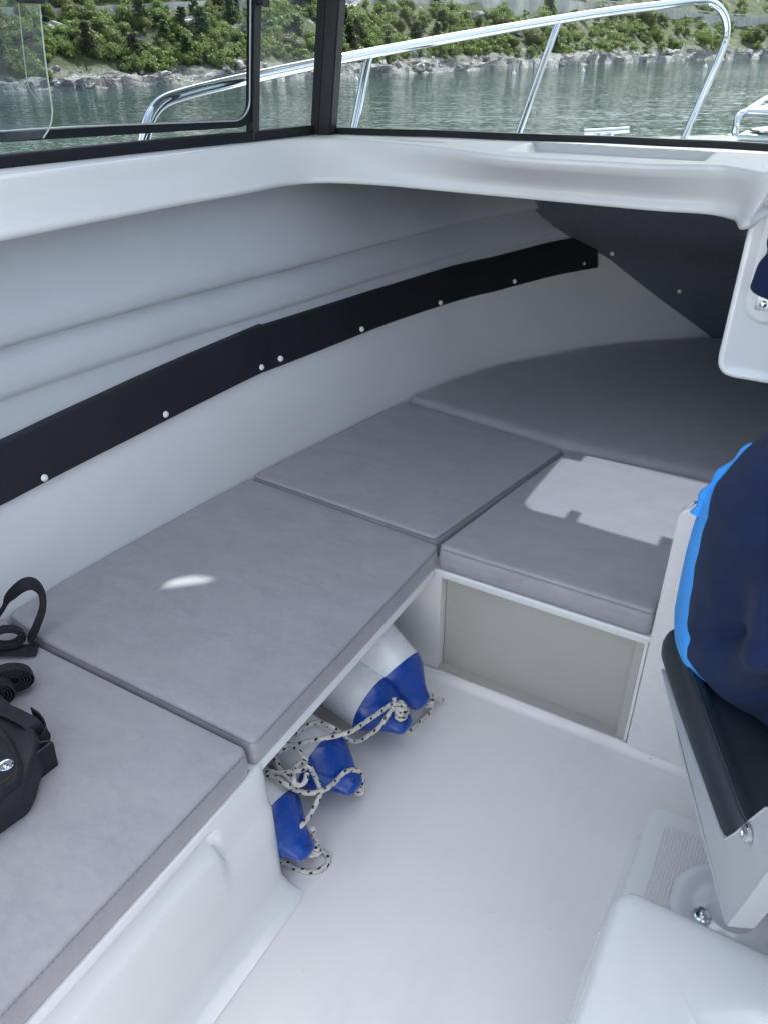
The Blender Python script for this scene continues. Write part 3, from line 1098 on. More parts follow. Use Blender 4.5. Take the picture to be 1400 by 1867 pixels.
def strips():
    lo = [(-.8, .68), (.85, .687), (1.236, .708), (1.7, .736), (2.293, .733), (2.9, .727), (3.4, .760)]
    up = [(-.8, .80), (.9, .821), (1.28, .848), (1.71, .872), (2.33, .855), (2.94, .851), (3.4, .886)]
    caps = [[(-1.456, 0.957, 0.707), (-1.425, 1.322, 0.733), (-1.386, 1.681, 0.754)], [(-1.376, 1.761, 0.757), (-1.327, 2.147, 0.749), (-1.251, 2.584, 0.741), (-1.118, 2.987, 0.748), (-0.937, 3.311, 0.773)]]
    for k, (b0, b1) in enumerate(((-.8, 1.712), (1.700, 3.352))):
        root = None
        bm = bmesh.new()
        rings = []
        dz = 0 if k == 0 else -.004
        for b in np.linspace(b0, b1, 40):
            zl, zu = lerp_tab(lo, b) + dz, lerp_tab(up, b) + dz
            o = .016 if k == 0 else .012
            b_ = b
            ring = []
            for z, q in ((zl, o - .006), (zl + .004, o), (.5 * (zl + zu), o + .001), (zu - .004, o), (zu, o - .006), (zu, -.004), (zl, -.004)):
                b = b_ + (.045 * (z - zl) / (zu - zl) if k else 0) * max(0, min(1, (b_ - 3.0) / .3))
                s = hull_s(b, z) + q + (.012 * max(0, (b - 3.2) / .17) if k else 0)
                ring.append((s, b, z))
            rings.append(ring)
        loft(bm, rings, True, True)
        o = part('trim_strip', bm, 'trim_black', angle=50)
        for c in caps[k]:
            bm = bmesh.new()
            nrm = Vector((1, .15 if c[1] < 2.5 else -.25, -.0)).normalized()
            lathe(bm, [(-.004, .0088), (.002, .0088), (.004, .0075), (.0052, .004), (.0055, .001)], Vector(c) + Vector((.002, 0, .0)), Vector((.9, -.4, .1)), 18)
            obj('screw_cap', bm, 'cap', o)
strips()
def bow_bulkhead():
    pts = [(.40, 3.69), (.44, 3.672), (.62, 3.545), (.794, 3.426), (.927, 3.247), (1.0, 3.195), (1.1, 3.14), (1.26, 3.06)]
    bm = bmesh.new()
    rings = []
    for z in np.linspace(.40, 1.26, 24):
        b = lerp_tab(pts, z) - .012
        s = min(hull_s(b, z) + .006, CL)
        rings.append([(s + (2 * CL - 2 * s) * t, b + .01 * noise.noise((t * 3, z * 4, 0)), z) for t in np.linspace(0, 1, 14)])
    loft(bm, rings)
    o = part('bow_bulkhead', bm, 'carpet_dark', angle=60)
    for (u, z) in ((-.84, .812), (-.56, .665)):
        bm = bmesh.new()
        b = lerp_tab(pts, z) - .020
        lathe(bm, [(-.006, .0085), (.003, .0085), (.006, .005), (.007, .001)], (u, b, z), (0, -1, .3), 16)
        obj('screw_cap', bm, 'cap', o)
bow_bulkhead()

# dash / coaming moulding
def interp(L, n):
    return cr(L, n)
def coaming():
    n = 22
    W, T, B = interp(WIN, n), interp(LIP, n), interp(LOW, n)
    N = len(T)
    tray1 = [(-0.754, 2.066, 1.35), (-0.31, 2.066, 1.35), (-0.3, 1.86, 1.35), (-0.726, 1.825, 1.35)]
    tray2 = [(-1.225, 1.945, 1.35), (-0.941, 1.974, 1.35), (-0.938, 1.898, 1.35), (-1.124, 1.918, 1.35)]
    def inside(p, poly):
        d = 9
        m = len(poly)
        area = sum(poly[i - 1][0] * poly[i][1] - poly[i][0] * poly[i - 1][1] for i in range(m))
        sg = 1 if area > 0 else -1
        for i in range(m):
            a, b = Vector(poly[i - 1][:2]), Vector(poly[i][:2])
            e = (b - a).normalized()
            d = min(d, sg * (e.x * (p.y - a.y) - e.y * (p.x - a.x)))
        return d
    rings = []
    for i in range(N):
        tn = (T[min(i + 1, N - 1)] - T[max(i - 1, 0)])
        tn.z = 0
        tn.normalize()
        inn = Vector((tn.y, -tn.x, 0))           # towards the inside of the boat
        ring = []
        w, t, b = W[i], T[i], B[i]
        wo = w + (w - t).normalized() * .06
        t0 = t - inn * .010
        dep = (t0 - w).length
        for k in range(45):
            p = w.lerp(t0, k / 44)
            dz = 0
            for poly, de in ((tray1, .020), (tray2, .006)):
                d = min(inside(p, poly), (1 - k / 41) * dep)
                if d > 0:
                    q = min(1, d / .014)
                    dz -= de * q * q * (3 - 2 * q)
            ring.append(Vector((p.x, p.y, 1.35 + dz)))
        ring = [wo] + ring
        for a in (22, 45, 68, 90):
            ring.append(t + inn * (-.010 + .010 * math.sin(R(a))) + Vector((0, 0, -.010 + .010 * math.cos(R(a)))))
        t2 = t + Vector((0, 0, -.014))
        b2 = b + Vector((0, 0, .024))
        for k in (.25, .5, .75, .97):
            ring.append(t2.lerp(b2, k) - inn * .004 * math.sin(math.pi * k))
        ring += [b + inn * .004 + Vector((0, 0, .019)), b + inn * .008 + Vector((0, 0, .014)), b + inn * .009 + Vector((0, 0, .007)), b + inn * .006 + Vector((0, 0, .001)), b, b - inn * .012 + Vector((0, 0, .001)), b - inn * .03 + Vector((0, 0, .012)), b - inn * .09 + Vector((0, 0, .03))]
        rings.append(ring)
    bm = bmesh.new()
    loft(bm, rings)
    part('dash_coaming', bm, 'dash', angle=120)
coaming()

def console():
    # upright end of the helm console hanging to starboard of the cabin opening
    y0, y1 = 1.775, 2.3
    bm = bmesh.new()
    P = resample([(-.178, .928), (.80, .928), (.80, 1.349), (-.178, 1.349)], .05, .045, 7)
    rings = [[(q.x, y1, q.y) for q in P], [(q.x, y0 + .012, q.y) for q in P], [(q.x, y0 + .004, q.y) for q in inset2d(P, .002)], [(q.x, y0, q.y) for q in inset2d(P, .007)], [(q.x, y0 + .001, q.y) for q in inset2d(P, .014)], [(q.x, y0 + .006, q.y) for q in inset2d(P, .019)]]
    loft(bm, rings, True, True)
    part('helm_console', bm, 'gelcoat', angle=55)
    bm = bmesh.new()
    P = resample([(-.150, 1.055), (.70, 1.055), (.70, 1.352), (-.150, 1.352)], .04, .05, 7)
    loft(bm, [[(q.x, y0 + .004, q.y) for q in P], [(q.x, y0 - .003, q.y) for q in inset2d(P, .004)], [(q.x, y0 - .007, q.y) for q in inset2d(P, .011)]], True, True)
    part('console_pad', bm, 'gelcoat', angle=60)
    bm = bmesh.new()
    box(bm, .34, 1.74, 1.335, .80, 2.10, 1.347, .004)
    part('dash_top', bm, 'gelcoat')
    bm = bmesh.new()
    c = Vector((-0.175, 1.79, 1.229))
    lathe(bm, [(-.006, .010), (.006, .010), (.008, .007)], c, (0, -1, 0), 12)
    part('grommet', bm, 'rubber')
    # bright bracket with screws under the hanging cloth
    bm = bmesh.new()
    box(bm, -.128, y0 - .0115, 1.086, .0, y0 - .0075, 1.116, .0015)
    o = part('bracket', bm, 'plate')
    for x in (-.114, -.06):
        bm = bmesh.new()
        lathe(bm, [(0, .0075), (.003, .0065), (.0045, .003), (.0046, .001)], (x, y0 - .0115, 1.099), (0, -1, 0), 14)
        obj('screw', bm, 'chrome', o)
console()

# ---- wheelhouse windows and roof
def zup(p, z):
    return (p[0], p[1], z)
ZT = 2.0
LEAN = .13                                        # inward lean of the posts per metre of height
def lean(p, z):
    return (p[0] + LEAN * (z - 1.35), p[1], z)
def windows():
    wh = [Vector(p) for p in WIN]
    port = [wh[1], wh[2], wh[3], wh[4], Vector((-1.339, 1.933, 1.35))]
    front = [Vector(p) for p in cr([wh[6], wh[7], wh[8], wh[9], wh[10], wh[11], wh[12], wh[13], wh[14], wh[15], wh[16], (.75, 1.95, 1.35)], 4)]
    # port side window: fixed frame
    side = bpy.data.objects.new('side_window', None); COL.objects.link(side); side.parent = BOAT
    def rail(name, pts, z0, z1, d, par, mat='frame', off=0.0, bev=.003):
        bm = bmesh.new()
        rings = []
        for i, p in enumerate(pts):
            a, b = pts[max(i - 1, 0)], pts[min(i + 1, len(pts) - 1)]
            t = (b - a); t.z = 0; t.normalize()
            o = Vector((-t.y, t.x, 0))                     # outwards
            P = p + o * off
            L = [(0, z0), (0, z1 - bev), (bev, z1), (d - bev, z1), (d, z1 - bev), (d, z0)]
            rings.append([lean(P + o * q, z) for q, z in L])
        loft(bm, rings, True, True)
        return obj(name, bm, mat, par, angle=35)
    rail('frame', port, 1.3505, 1.374, .03, side)
    rail('frame', port, ZT - .03, ZT, .03, side)
    bm = bmesh.new()                                  # small fixed pane by the corner post, and the open part left clear
    q0, q1 = Vector((-1.365, 1.729, 1.35)), Vector((-1.339, 1.933, 1.35))
    o = Vector((-.012, 0, 0))
    bm.faces.new([bm.verts.new(lean(p + o, z)) for p, z in ((q0, 1.36), (q1, 1.36), (q1, ZT - .01), (q0, ZT - .01))])
    obj('fixed_pane', bm, 'glass_reflection_haze', side, smooth=False)
    bm = bmesh.new()                                  # mullion the sash is hung on
    m0 = Vector((-1.363, 1.715, 1.35))
    rot_box(bm, lean(m0 + o * 1.2, 1.36), lean(m0 + o * 1.2, ZT), .022, .016, (0, 1, 0), .004)
    obj('mullion', bm, 'rubber', side)
    # sash: hinged on the mullion, swung out at its after end
    hp = Vector((-1.372, 1.712, 1.378))
    d = Vector((-.220, -.575, 0)).normalized()
    L = 1.02
    out = Vector((d.y, -d.x, 0))
    if out.x > 0:
        out = -out
    sash = bpy.data.objects.new('sash', None); COL.objects.link(sash); sash.parent = side
    def sp(t, z, q=0.0):
        p = hp + d * t + out * q
        return Vector(lean((p.x, p.y, 0), z))
    zb, rc = 1.392, .045
    path = [sp(L, zb)]
    for t in np.linspace(L - .1, rc + .01, 10):
        path.append(sp(t, zb))
    for a in np.linspace(0, 90, 8):
        path.append(sp(rc - rc * math.sin(R(a)) , zb + rc - rc * math.cos(R(a))))
    for z in (1.5, 1.65, 1.8, ZT - .05):
        path.append(sp(0, z))
    bm = bmesh.new()
    P = path
    rings = []
    for i, p in enumerate(P):
        T = (P[min(i + 1, len(P) - 1)] - P[max(i - 1, 0)]).normalized()
        nn = T.cross(out).normalized()
        if nn.dot(sp(.5, 1.7) - p) < 0:
            nn = -nn
        rings.append([p - nn * .008 + out * .0, p + nn * .010, p + nn * .012 + out * .004, p + nn * .012 + out * .018, p - nn * .008 + out * .02])
    loft(bm, rings, True, True)
    obj('sash_frame', bm, 'frame', sash, angle=35)
    bm = bmesh.new()
    pl = [p + out * .010 for p in path]
    top = [sp(t, ZT - .05) + out * .010 for t in (0, L)]
    bm.faces.new([bm.verts.new(p) for p in [pl[0]] + pl[1:] + [top[1]]])
    obj('sash_pane', bm, 'glass', sash, smooth=False)
    bm = bmesh.new()
    rot_box(bm, sp(-.012, 1.64, -.012), sp(-.012, 1.78, -.012), .02, .02, (0, 1, 0), .003)
    hg = obj('hinge', bm, 'frame', sash)
    for z in (1.66, 1.70):
        bm = bmesh.new()
        lathe(bm, [(0, .005), (.003, .004), (.004, .001)], sp(-.012, z, -.022), -out, 10)
        obj('screw', bm, 'chrome', sash)
    # bright edge bead inside the sash frame
    bm = bmesh.new()
    tube(bm, [p + (sp(.5, 1.7) - p).normalized() * .0135 - out * .001 for p in path], .0022, 6)
    obj('bead', bm, 'plate', sash)
    # sliding after pane inside, with two polished glass edges
    slide = bpy.data.objects.new('sliding_pane', None); COL.objects.link(slide); slide.parent = side
    for (ua, ub, mat, q) in ((96, 82, 'glass', .030), (54, 66, 'glass', .022)):
        pass
    e1 = [(-1.45, 1.2, 1.654), (-1.45, 1.185, 1.542), (-1.45, 1.179, 1.466), (-1.45, 1.176, 1.442), (-1.45, 1.164, 1.418), (-1.45, 1.142, 1.398)]
    e2 = [(-1.47, 1.169, 1.653), (-1.47, 1.155, 1.56), (-1.47, 1.148, 1.496), (-1.47, 1.154, 1.476), (-1.47, 1.165, 1.461)]
    for e, rr in ((e1, .0017), (e2, .0011)):
        bm = bmesh.new()
        tube(bm, cr(e, 5), rr, 6)
        obj('glass_edge', bm, 'glass_edge', slide)
    bm = bmesh.new()
    ee = cr(e1, 5)
    aft = [Vector((-1.45, ee[-1].y - .9, ee[-1].z)), Vector((-1.45, ee[0].y - .9, ee[0].z))]
    bm.faces.new([bm.verts.new(p) for p in ee + aft])
    obj('pane', bm, 'glass_reflection_haze', slide, smooth=False)
    bm = bmesh.new()
    c = (-1.44, 1.167, 1.629)
    box(bm, c[0] - .006, c[1] - .028, c[2] - .004, c[0] + .012, c[1] + .028, c[2] + .05, .004)
    obj('latch', bm, 'rubber', slide)
    # corner post
    bm = bmesh.new()
    b0, b1 = (-1.358, 1.95, 1.352), (-1.294, 1.95, 1.355)
    t0, t1 = (-1.319, 1.95, 1.659), (-1.253, 1.95, 1.657)
    k = (ZT - t0[2]) / (t0[2] - b0[2])
    def ext(b, t):
        return (t[0] + (t[0] - b[0]) * k, 1.95, ZT)
    a0, a1 = ext(b0, t0), ext(b1, t1)
    b0, b1 = (b0[0], 1.95, 1.351), (b1[0], 1.95, 1.351)
    def row(a, b):
        w = b[0] - a[0]
        return [(a[0], a[1] - .004, a[2]), (a[0] + .35 * w, a[1] - .012, a[2]), (a[0] + .42 * w, a[1] - .008, a[2]), (a[0] + .5 * w, a[1] - .012, a[2]), (a[0] + .95 * w, a[1] - .004, a[2]), (b[0], b[1], b[2]), (b[0] - .004, b[1] + .035, b[2]), (a[0] - .004, a[1] + .035, a[2])]
    loft(bm, [row(b0, b1), row(a0, a1)], True, True)
    part('corner_post', bm, 'frame', angle=30)
    # windscreen
    ws = bpy.data.objects.new('windscreen', None); COL.objects.link(ws); ws.parent = BOAT
    rail('frame', front, 1.3505, 1.366, .022, ws)
    rail('frame', front, ZT - .03, ZT, .022, ws)
    bm = bmesh.new()
    loft(bm, [[(p.x, p.y + .010, z) for z in (1.362, ZT - .015)] for p in front])
    obj('windscreen_pane', bm, 'glass', ws)
    # starboard side, out of the picture: glass in a black frame
    st = bpy.data.objects.new('side_window', None); COL.objects.link(st); st.parent = BOAT
    pts = [Vector((.75, 1.95, 1.35)), Vector((.86, 1.0, 1.35)), Vector((.92, .1, 1.35))]
    rail('frame', pts, 1.3505, 1.38, .03, st)
    rail('frame', pts, ZT - .03, ZT, .03, st)
    bm = bmesh.new()
    loft(bm, [[(p.x + .012, p.y, z) for z in (1.37, ZT - .02)] for p in pts])
    obj('fixed_pane', bm, 'glass', st)
    bm = bmesh.new()
    rot_box(bm, (.75, 1.95, 1.35), (.72, 1.95, ZT), .05, .05)
    part('corner_post', bm, 'frame')
    bm = bmesh.new()
    loft(bm, [[(.72, 1.95, 1.345), (.80, .1, 1.345)], [(1.0, 1.95, 1.345), (1.1, .1, 1.345)]])
    loft(bm, [[(.72, 1.95, 1.345), (.80, .1, 1.345)], [(.70, 1.9, 1.2), (.78, .1, 1.2)]])
    part('side_coaming', bm, 'gelcoat')
windows()
ROOF_AFT, ROOF_FWD = 1.45, 2.62
def roof():
    z0 = ZT + .002
    bm = bmesh.new()
    outer = resample(ccw([(-1.72, ROOF_AFT), (-1.72, 2.3), (-1.55, ROOF_FWD), (.9, ROOF_FWD), (1.05, 2.3), (1.05, ROOF_AFT)]), .3, .15, 5)
    # crescent slot added to the unseen roof: it throws the bench's sun crescent
    k = (z0 + .02 - .44)
    def up(p):
        return Vector((p[0] + SV.x / SV.z * k, p[1] + SV.y / SV.z * k))
    arc = [up(p) for p in ((-1.209, 1.01, 0.44), (-1.213, 1.038, 0.44), (-1.202, 1.068, 0.44), (-1.176, 1.094, 0.44), (-1.138, 1.107, 0.44), (-1.099, 1.104, 0.44), (-1.121, 1.081, 0.44), (-1.149, 1.055, 0.44), (-1.179, 1.03, 0.44))]
    def add(L):
        vs = [bm.verts.new((p[0], p[1], z0)) for p in L]
        return [bm.edges.new((vs[i], vs[(i + 1) % len(vs)])) for i in range(len(vs))]
    es = add(outer) + add(arc)
    bmesh.ops.triangle_fill(bm, use_beauty=True, use_dissolve=False, edges=es)
    r = bmesh.ops.extrude_face_region(bm, geom=list(bm.faces))
    for v in [g for g in r['geom'] if isinstance(g, bmesh.types.BMVert)]:
        v.co.z += .02
    part('wheelhouse_roof', bm, 'headliner', smooth=False)
roof()

# ---- bow rail and foredeck gear
def bow_rail():
    root = bpy.data.objects.new('bow_rail', None); COL.objects.link(root); root.parent = BOAT
    tr = .0155
    main = [(-1.559, 1.516, 1.352), (-1.556, 1.532, 1.387), (-1.554, 1.557, 1.418), (-1.55, 1.597, 1.441), (-1.542, 1.659, 1.454), (-1.527, 1.782, 1.471), (-1.491, 2.052, 1.503), (-1.427, 2.37, 1.54), (-1.312, 2.795, 1.59), (-1.137, 3.25, 1.646), (-1.005, 3.527, 1.68), (-0.887, 3.724, 1.702), (-0.791, 3.883, 1.721), (-0.742, 3.966, 1.721), (-0.701, 4.027, 1.694), (-0.675, 4.061, 1.648), (-0.667, 4.074, 1.588), (-0.678, 4.057, 1.508), (-0.697, 4.032, 1.425), (-0.744, 3.96, 1.206)]
    base = Vector(main[-1]); base2 = base + (base - Vector(main[-2])) * .12
    bm = bmesh.new()
    tube(bm, cr(main + [tuple(base2)], 8), tr, 16)
    for (a, b) in (((-1.426, 2.375, 1.531), (-1.441, 2.304, 1.328)), ((-1.134, 3.252, 1.636), (-1.199, 3.113, 1.276))):
        A, B = Vector(a), Vector(b)
        B = A + (B - A) * ((A.z - zdeck(B.y) + .01) / (A.z - B.z))
        bs = bmesh.new()
        tube(bs, [A, A.lerp(B, .5), B], tr * .86, 14)
        obj('stanchion', bs, 'chrome', root)
        bs = bmesh.new()
        lathe(bs, [(0, .035), (.006, .034), (.012, .024), (.014, .018)], (B.x, B.y, zdeck(B.y)), (0, 0, 1), 18)
        obj('flange', bs, 'chrome', root)
    obj('top_rail', bm, 'chrome', root)
    # the starboard rail, mirrored
    bm = bmesh.new()
    tube(bm, cr([(2 * CL - p[0], p[1], p[2]) for p in main + [tuple(base2)]], 6), tr, 12)
    obj('top_rail', bm, 'chrome', root)
bow_rail()
def bow_gear():
    b = 4.35
    # anchor platform: deck pads in a bent tube
    root = bpy.data.objects.new('bow_platform', None); COL.objects.link(root); root.parent = BOAT
    foot = (-0.574, 4.3, 1.208)
    hoop = [(-0.578, 4.3, 1.201), (-0.584, 4.3, 1.263), (-0.579, 4.32, 1.289), (-0.563, 4.36, 1.301), (-0.549, 4.62, 1.324), (-0.535, 4.8, 1.338), (-0.493, 4.95, 1.353)]
    x0 = hoop[3][0]
    bm = bmesh.new()
    tube(bm, cr([Vector(p) for p in hoop], 6), .016, 12)
    zt = hoop[3][2]
    tube(bm, [(hoop[3][0], hoop[3][1], zt), (.0, hoop[3][1], zt)], .016, 12)
    tube(bm, [(2 * CL - hoop[1][0], 4.3, zdeck(4.3)), (2 * CL - hoop[2][0], 4.32, zt)], .016, 12)
    obj('tube_frame', bm, 'chrome', root)
    bm = bmesh.new()
    lathe(bm, [(0, .05), (.006, .048), (.01, .03)], (foot[0], 4.3, foot[2] - .004), (0, 0, 1), 18)
    obj('flange', bm, 'chrome', root)
    xs = [x0 + .01, x0 + .20, x0 + .40, x0 + .58]
    for j in range(4):
        for i in range(3):
            bm = bmesh.new()
            ya = 4.375 + j * .125
            off = .07 if j % 2 else 0
            box(bm, xs[i] + .004 + off * (i > 0), ya, zt - .004, xs[i + 1] - .004 + off * (i < 2), ya + .115, zt + .014, .003, 1)
            o = obj('plank', bm, 'teak', root)
    bm = bmesh.new()
    box(bm, xs[0], 4.372, zt - .012, xs[-1], 4.875, zt - .002)
    obj('caulking', bm, 'caulk', root)
    # anchor winch
    win = bpy.data.objects.new('anchor_winch', None); COL.objects.link(win); win.parent = BOAT
    c = Vector((-0.412, 4.05, 1.207))
    zb = zdeck(4.05)
    zt = (-0.426, 4.05, 1.267)[2]
    hgt = zt - zb
    bm = bmesh.new()
    box(bm, c.x - .11, 3.96, zb, c.x + .2, 4.16, zb + .03, .008)
    obj('base', bm, 'plate', win)
    bm = bmesh.new()
    lathe(bm, [(.03, .095), (hgt * .45, .10), (hgt * .5, .085), (hgt * .6, .08), (hgt * .66, .10), (hgt * .8, .098), (hgt * .92, .075), (hgt, .045), (hgt + .002, .01)], (c.x + .02, 4.06, zb), (0, 0, 1), 26)
    obj('drum', bm, 'chrome', win)
    # mooring cleat on the port foredeck
    cl = bpy.data.objects.new('mooring_cleat', None); COL.objects.link(cl); cl.parent = BOAT
    p, q = Vector((-1.075, 3.55, 1.252)), Vector((-0.906, 3.62, 1.264))
    bm = bmesh.new()
    tube(bm, [p, p.lerp(q, .05), p.lerp(q, .5), p.lerp(q, .95), q], lambda t: .012, 12)
    obj('horn', bm, 'chrome', cl)
    bm = bmesh.new()
    for t in (.38, .62):
        a = p.lerp(q, t)
        tube(bm, [a, (a.x - .004, a.y, zdeck(a.y) - .005)], .010, 10)
    obj('base', bm, 'chrome', cl)
bow_gear()
# plinth with ribbed tread that the helm seat is bolted to
def plinth():
    bm = bmesh.new()
    P = resample(ccw([(-.05, .70), (.62, .70), (.62, 1.275), (-.05, 1.275)]), .05, .03, 6)
    loft(bm, [[(q.x, q.y, 0) for q in inset2d(P, -.022)], [(q.x, q.y, .008) for q in inset2d(P, -.010)], [(q.x, q.y, .02) for q in inset2d(P, -.004)], [(q.x, q.y, .112) for q in P], [(q.x, q.y, .118) for q in inset2d(P, .003)], [(q.x, q.y, .12) for q in inset2d(P, .009)]], True, True)
    o = part('seat_plinth', bm, 'gelcoat')
    bm = bmesh.new()
    P = resample(ccw([(-.013, .72), (.58, .72), (.58, 1.235), (-.013, 1.235)]), .03, .02, 5)
    loft(bm, [[(q.x, q.y, .118) for q in P], [(q.x, q.y, .1215) for q in inset2d(P, .002)]], True, True)
    obj('tread', bm, 'nonskid', o)
plinth()
adopt(BOAT)

# ------------------------------------------------------------------ loose things in the boat
def cushion(name, poly, z0, z1, label, soft=1.0, stitch=None, crown=.004, seed=0):
    P = resample(ccw(poly), .03, .018, 5)
    cx = sum(p.x for p in P) / len(P)
    cy = sum(p.y for p in P) / len(P)
    h = z1 - z0
    prof = [(.006, 0), (.001, .004), (-.0015, h * .35), (-.001, h * .6), (.0005, h - .014), (.0028, h - .0115), (.0008, h - .009), (.0015, h - .005), (.005, h - .0015), (.010, h)]
    if soft > 1:
        prof = [(.008, 0), (.001, .005), (-.003, h * .3), (-.003, h * .5), (.002, h * .72), (.012, h * .9), (.03, h * .985), (.05, h)]
    rings = []
    for d, z in prof:
        rings.append([(p.x, p.y, z0 + z) for p in inset2d(P, d)])
    base = inset2d(P, prof[-1][0])
    for s in (.93, .82, .68, .52, .35, .18, .06):
        row = []
        for p in base:
            x, y = cx + (p.x - cx) * s, cy + (p.y - cy) * s
            zz = z1 + crown * (1 - s * s) + .0022 * noise.noise((x * 7, y * 7, seed)) + .005 * noise.noise((x * 2.6, y * 2.6, seed + 3))
            row.append((x, y, zz))
        rings.append(row)
    bm = bmesh.new()
    loft(bm, rings, True, True)
    o = obj(name, bm, 'cushion', angle=70)
    tag(o, label, 'cushion', 'grey cushions of the bench and berth')
    for a, b in (stitch or []):
        A, B = Vector(a), Vector(b)
        bs = bmesh.new()
        n = int((B - A).length / .009)
        for k in range(n):
            p, q = A.lerp(B, (k + .1) / n), A.lerp(B, (k + .62) / n)
            rot_box(bs, p, q, .0014, .0014)
        s = obj('stitching', bs, 'thread', o, smooth=False)
        s['kind'] = 'stuff'
    return o
cushion('cushion', [(-.716, -.75), (-.716, .738), (-1.30, .738), (-1.452, .763), (-1.455, -.75)], .372, .44, 'long grey cushion at the near end of the bench, under the black bag',
        stitch=[((-.7155, .0, .4315), (-.7155, .725, .4315))], seed=1)
cushion('cushion', [(-.716, .752), (-.716, 1.528), (-1.377, 1.572), (-1.414, 1.25), (-1.444, .92), (-1.446, .778), (-1.30, .753)], .372, .44, 'large grey bench cushion with a small bright crescent of sunlight on it, above the fenders',
        stitch=[((-.7155, .77, .4315), (-.7155, 1.51, .4315))], seed=2)
cushion('cushion', [(-.738, 1.546), (-.618, 2.226), (-1.258, 2.322), (-1.377, 1.586)], .372, .444, 'grey cushion in the cabin corner under the black strip, left of the sunlit one', seed=3)
cushion('cushion', [(-.714, 1.516), (-.160, 1.516), (-.160, 2.236), (-.602, 2.222), (-.648, 1.95)], .372, .445, 'grey cushion with the large patch of sunlight, above the beige locker panel',
        stitch=[((-.70, 1.5145, .4365), (-.17, 1.5145, .4365))], seed=4)
hp = [(-.622, 2.238), (-.17, 2.252), (.62, 2.252), (.60, 2.6), (.45, 2.85), (.16, 3.28), (-.10, 3.55), (CL, 3.68), (-.42, 3.62), (-.79, 3.29), (-1.105, 2.82), (-1.20, 2.56), (-1.252, 2.335)]
cushion('cushion', hp, .372, .458, 'wide dark grey cushion filling the bow of the cabin in front of the dark bulkhead', soft=2, crown=.003, seed=5)

# ---- fenders
def fender(tip, tail, ropes, label, roll=0):
    tip, tail = Vector(tip), Vector(tail)
    d = (tail - tip).normalized()
    root = empty('fender', tip, label, 'fender', 'blue and white boat fenders under the bench')
    bm = bmesh.new()
    lathe(bm, [(.112, .0772), (.125, .0778), (.2, .078), (.36, .078), (.39, .074), (.43, .055), (.47, .03), (.49, .02)], tip, d, 36)
    obj('body', bm, 'fender_white', root)
    bm = bmesh.new()
    # blue end: a cone pinched to a flat eye
    side = d.cross(Vector((0, 0, 1))).normalized()
    upv = side.cross(d)
    ca, sa = math.cos(roll), math.sin(roll)
    side, upv = side * ca + upv * sa, upv * ca - side * sa
    rings = []
    for x, w, h in ((0, .012, .009), (.004, .024, .014), (.012, .030, .018), (.025, .034, .021), (.040, .041, .029), (.055, .051, .041), (.070, .061, .053), (.085, .070, .066), (.100, .0765, .0755), (.1135, .0787, .0787)):
        rings.append([tip + d * x + side * w * math.cos(a) + upv * h * math.sin(a) for a in np.linspace(0, 2 * math.pi, 36, endpoint=False)])
    loft(bm, rings, True, True)
    obj('end_cap', bm, 'fender_blue', root, angle=60)
    bm = bmesh.new()
    lathe(bm, [(-.0150, .0065), (-.0185, .006), (-.019, .003), (.019, .003), (.0185, .006), (.0150, .0065)], tip + d * .016, upv, 14)
    obj('eye', bm, 'rubber', root)
    for k, rp in enumerate(ropes):
        bm = bmesh.new()
        tube(bm, cr(rp, 7), .0058, 10, uv=True)
        obj('rope', bm, 'rope', root, fix=False)
    adopt(root)
    return root
def knot(c, r, seed):
    rng = random.Random(seed)
    c = Vector(c)
    pts = []
    for k in range(16):
        a = k * 1.9
        e = math.sin(k * 1.15)
        pts.append(c + Vector((math.cos(a) * r * .8, math.sin(a) * r * .8, e * r * .8)) + Vector((rng.uniform(-.2, .2), rng.uniform(-.2, .2), rng.uniform(-.2, .2))) * r)
    return pts
f1 = (-.635, 1.305, .095)
fender(f1, (-1.0, 1.385, .305), [
    [(-0.663, 1.311, 0.13), (-0.655, 1.316, 0.12), (-0.652, 1.351, 0.07)],
    knot((-0.65, 1.371, 0.05), .014, 1),
    [(-0.647, 1.375, 0.05), (-0.642, 1.394, 0.04), (-0.633, 1.416, 0.02)],
    [(-0.646, 1.387, 0.04), (-0.647, 1.377, 0.012), (-0.653, 1.347, 0.008), (-0.66, 1.317, 0.007), (-0.665, 1.285, 0.007), (-0.673, 1.279, 0.007), (-0.686, 1.294, 0.008), (-0.697, 1.291, 0.03)]],
    'innermost blue and white fender, beside the berth front with a whipped rope end', .3)
fender((-.632, 1.215, .098), (-1.04, 1.255, .185), [
    knot((-0.654, 1.215, 0.145), .017, 2),
    [(-0.669, 1.208, 0.16), (-0.67, 1.211, 0.17), (-0.675, 1.216, 0.18)],
    [(-0.658, 1.215, 0.165), (-0.672, 1.196, 0.175), (-0.679, 1.145, 0.185), (-0.689, 1.101, 0.19), (-0.697, 1.054, 0.2), (-0.721, 1.018, 0.205), (-0.756, 0.985, 0.205), (-0.781, 0.957, 0.205), (-0.795, 0.934, 0.205), (-0.805, 0.916, 0.205)],
    [(-0.643, 1.215, 0.145), (-0.65, 1.223, 0.16), (-0.664, 1.21, 0.165), (-0.668, 1.173, 0.16), (-0.676, 1.149, 0.14), (-0.693, 1.131, 0.12), (-0.715, 1.117, 0.1), (-0.723, 1.093, 0.12), (-0.737, 1.082, 0.14), (-0.731, 1.039, 0.205), (-0.763, 1.04, 0.205), (-0.784, 1.03, 0.205), (-0.796, 1.003, 0.205), (-0.798, 0.979, 0.205)]],
    'blue and white fender second from the berth front, two ropes running aft over it', .1)
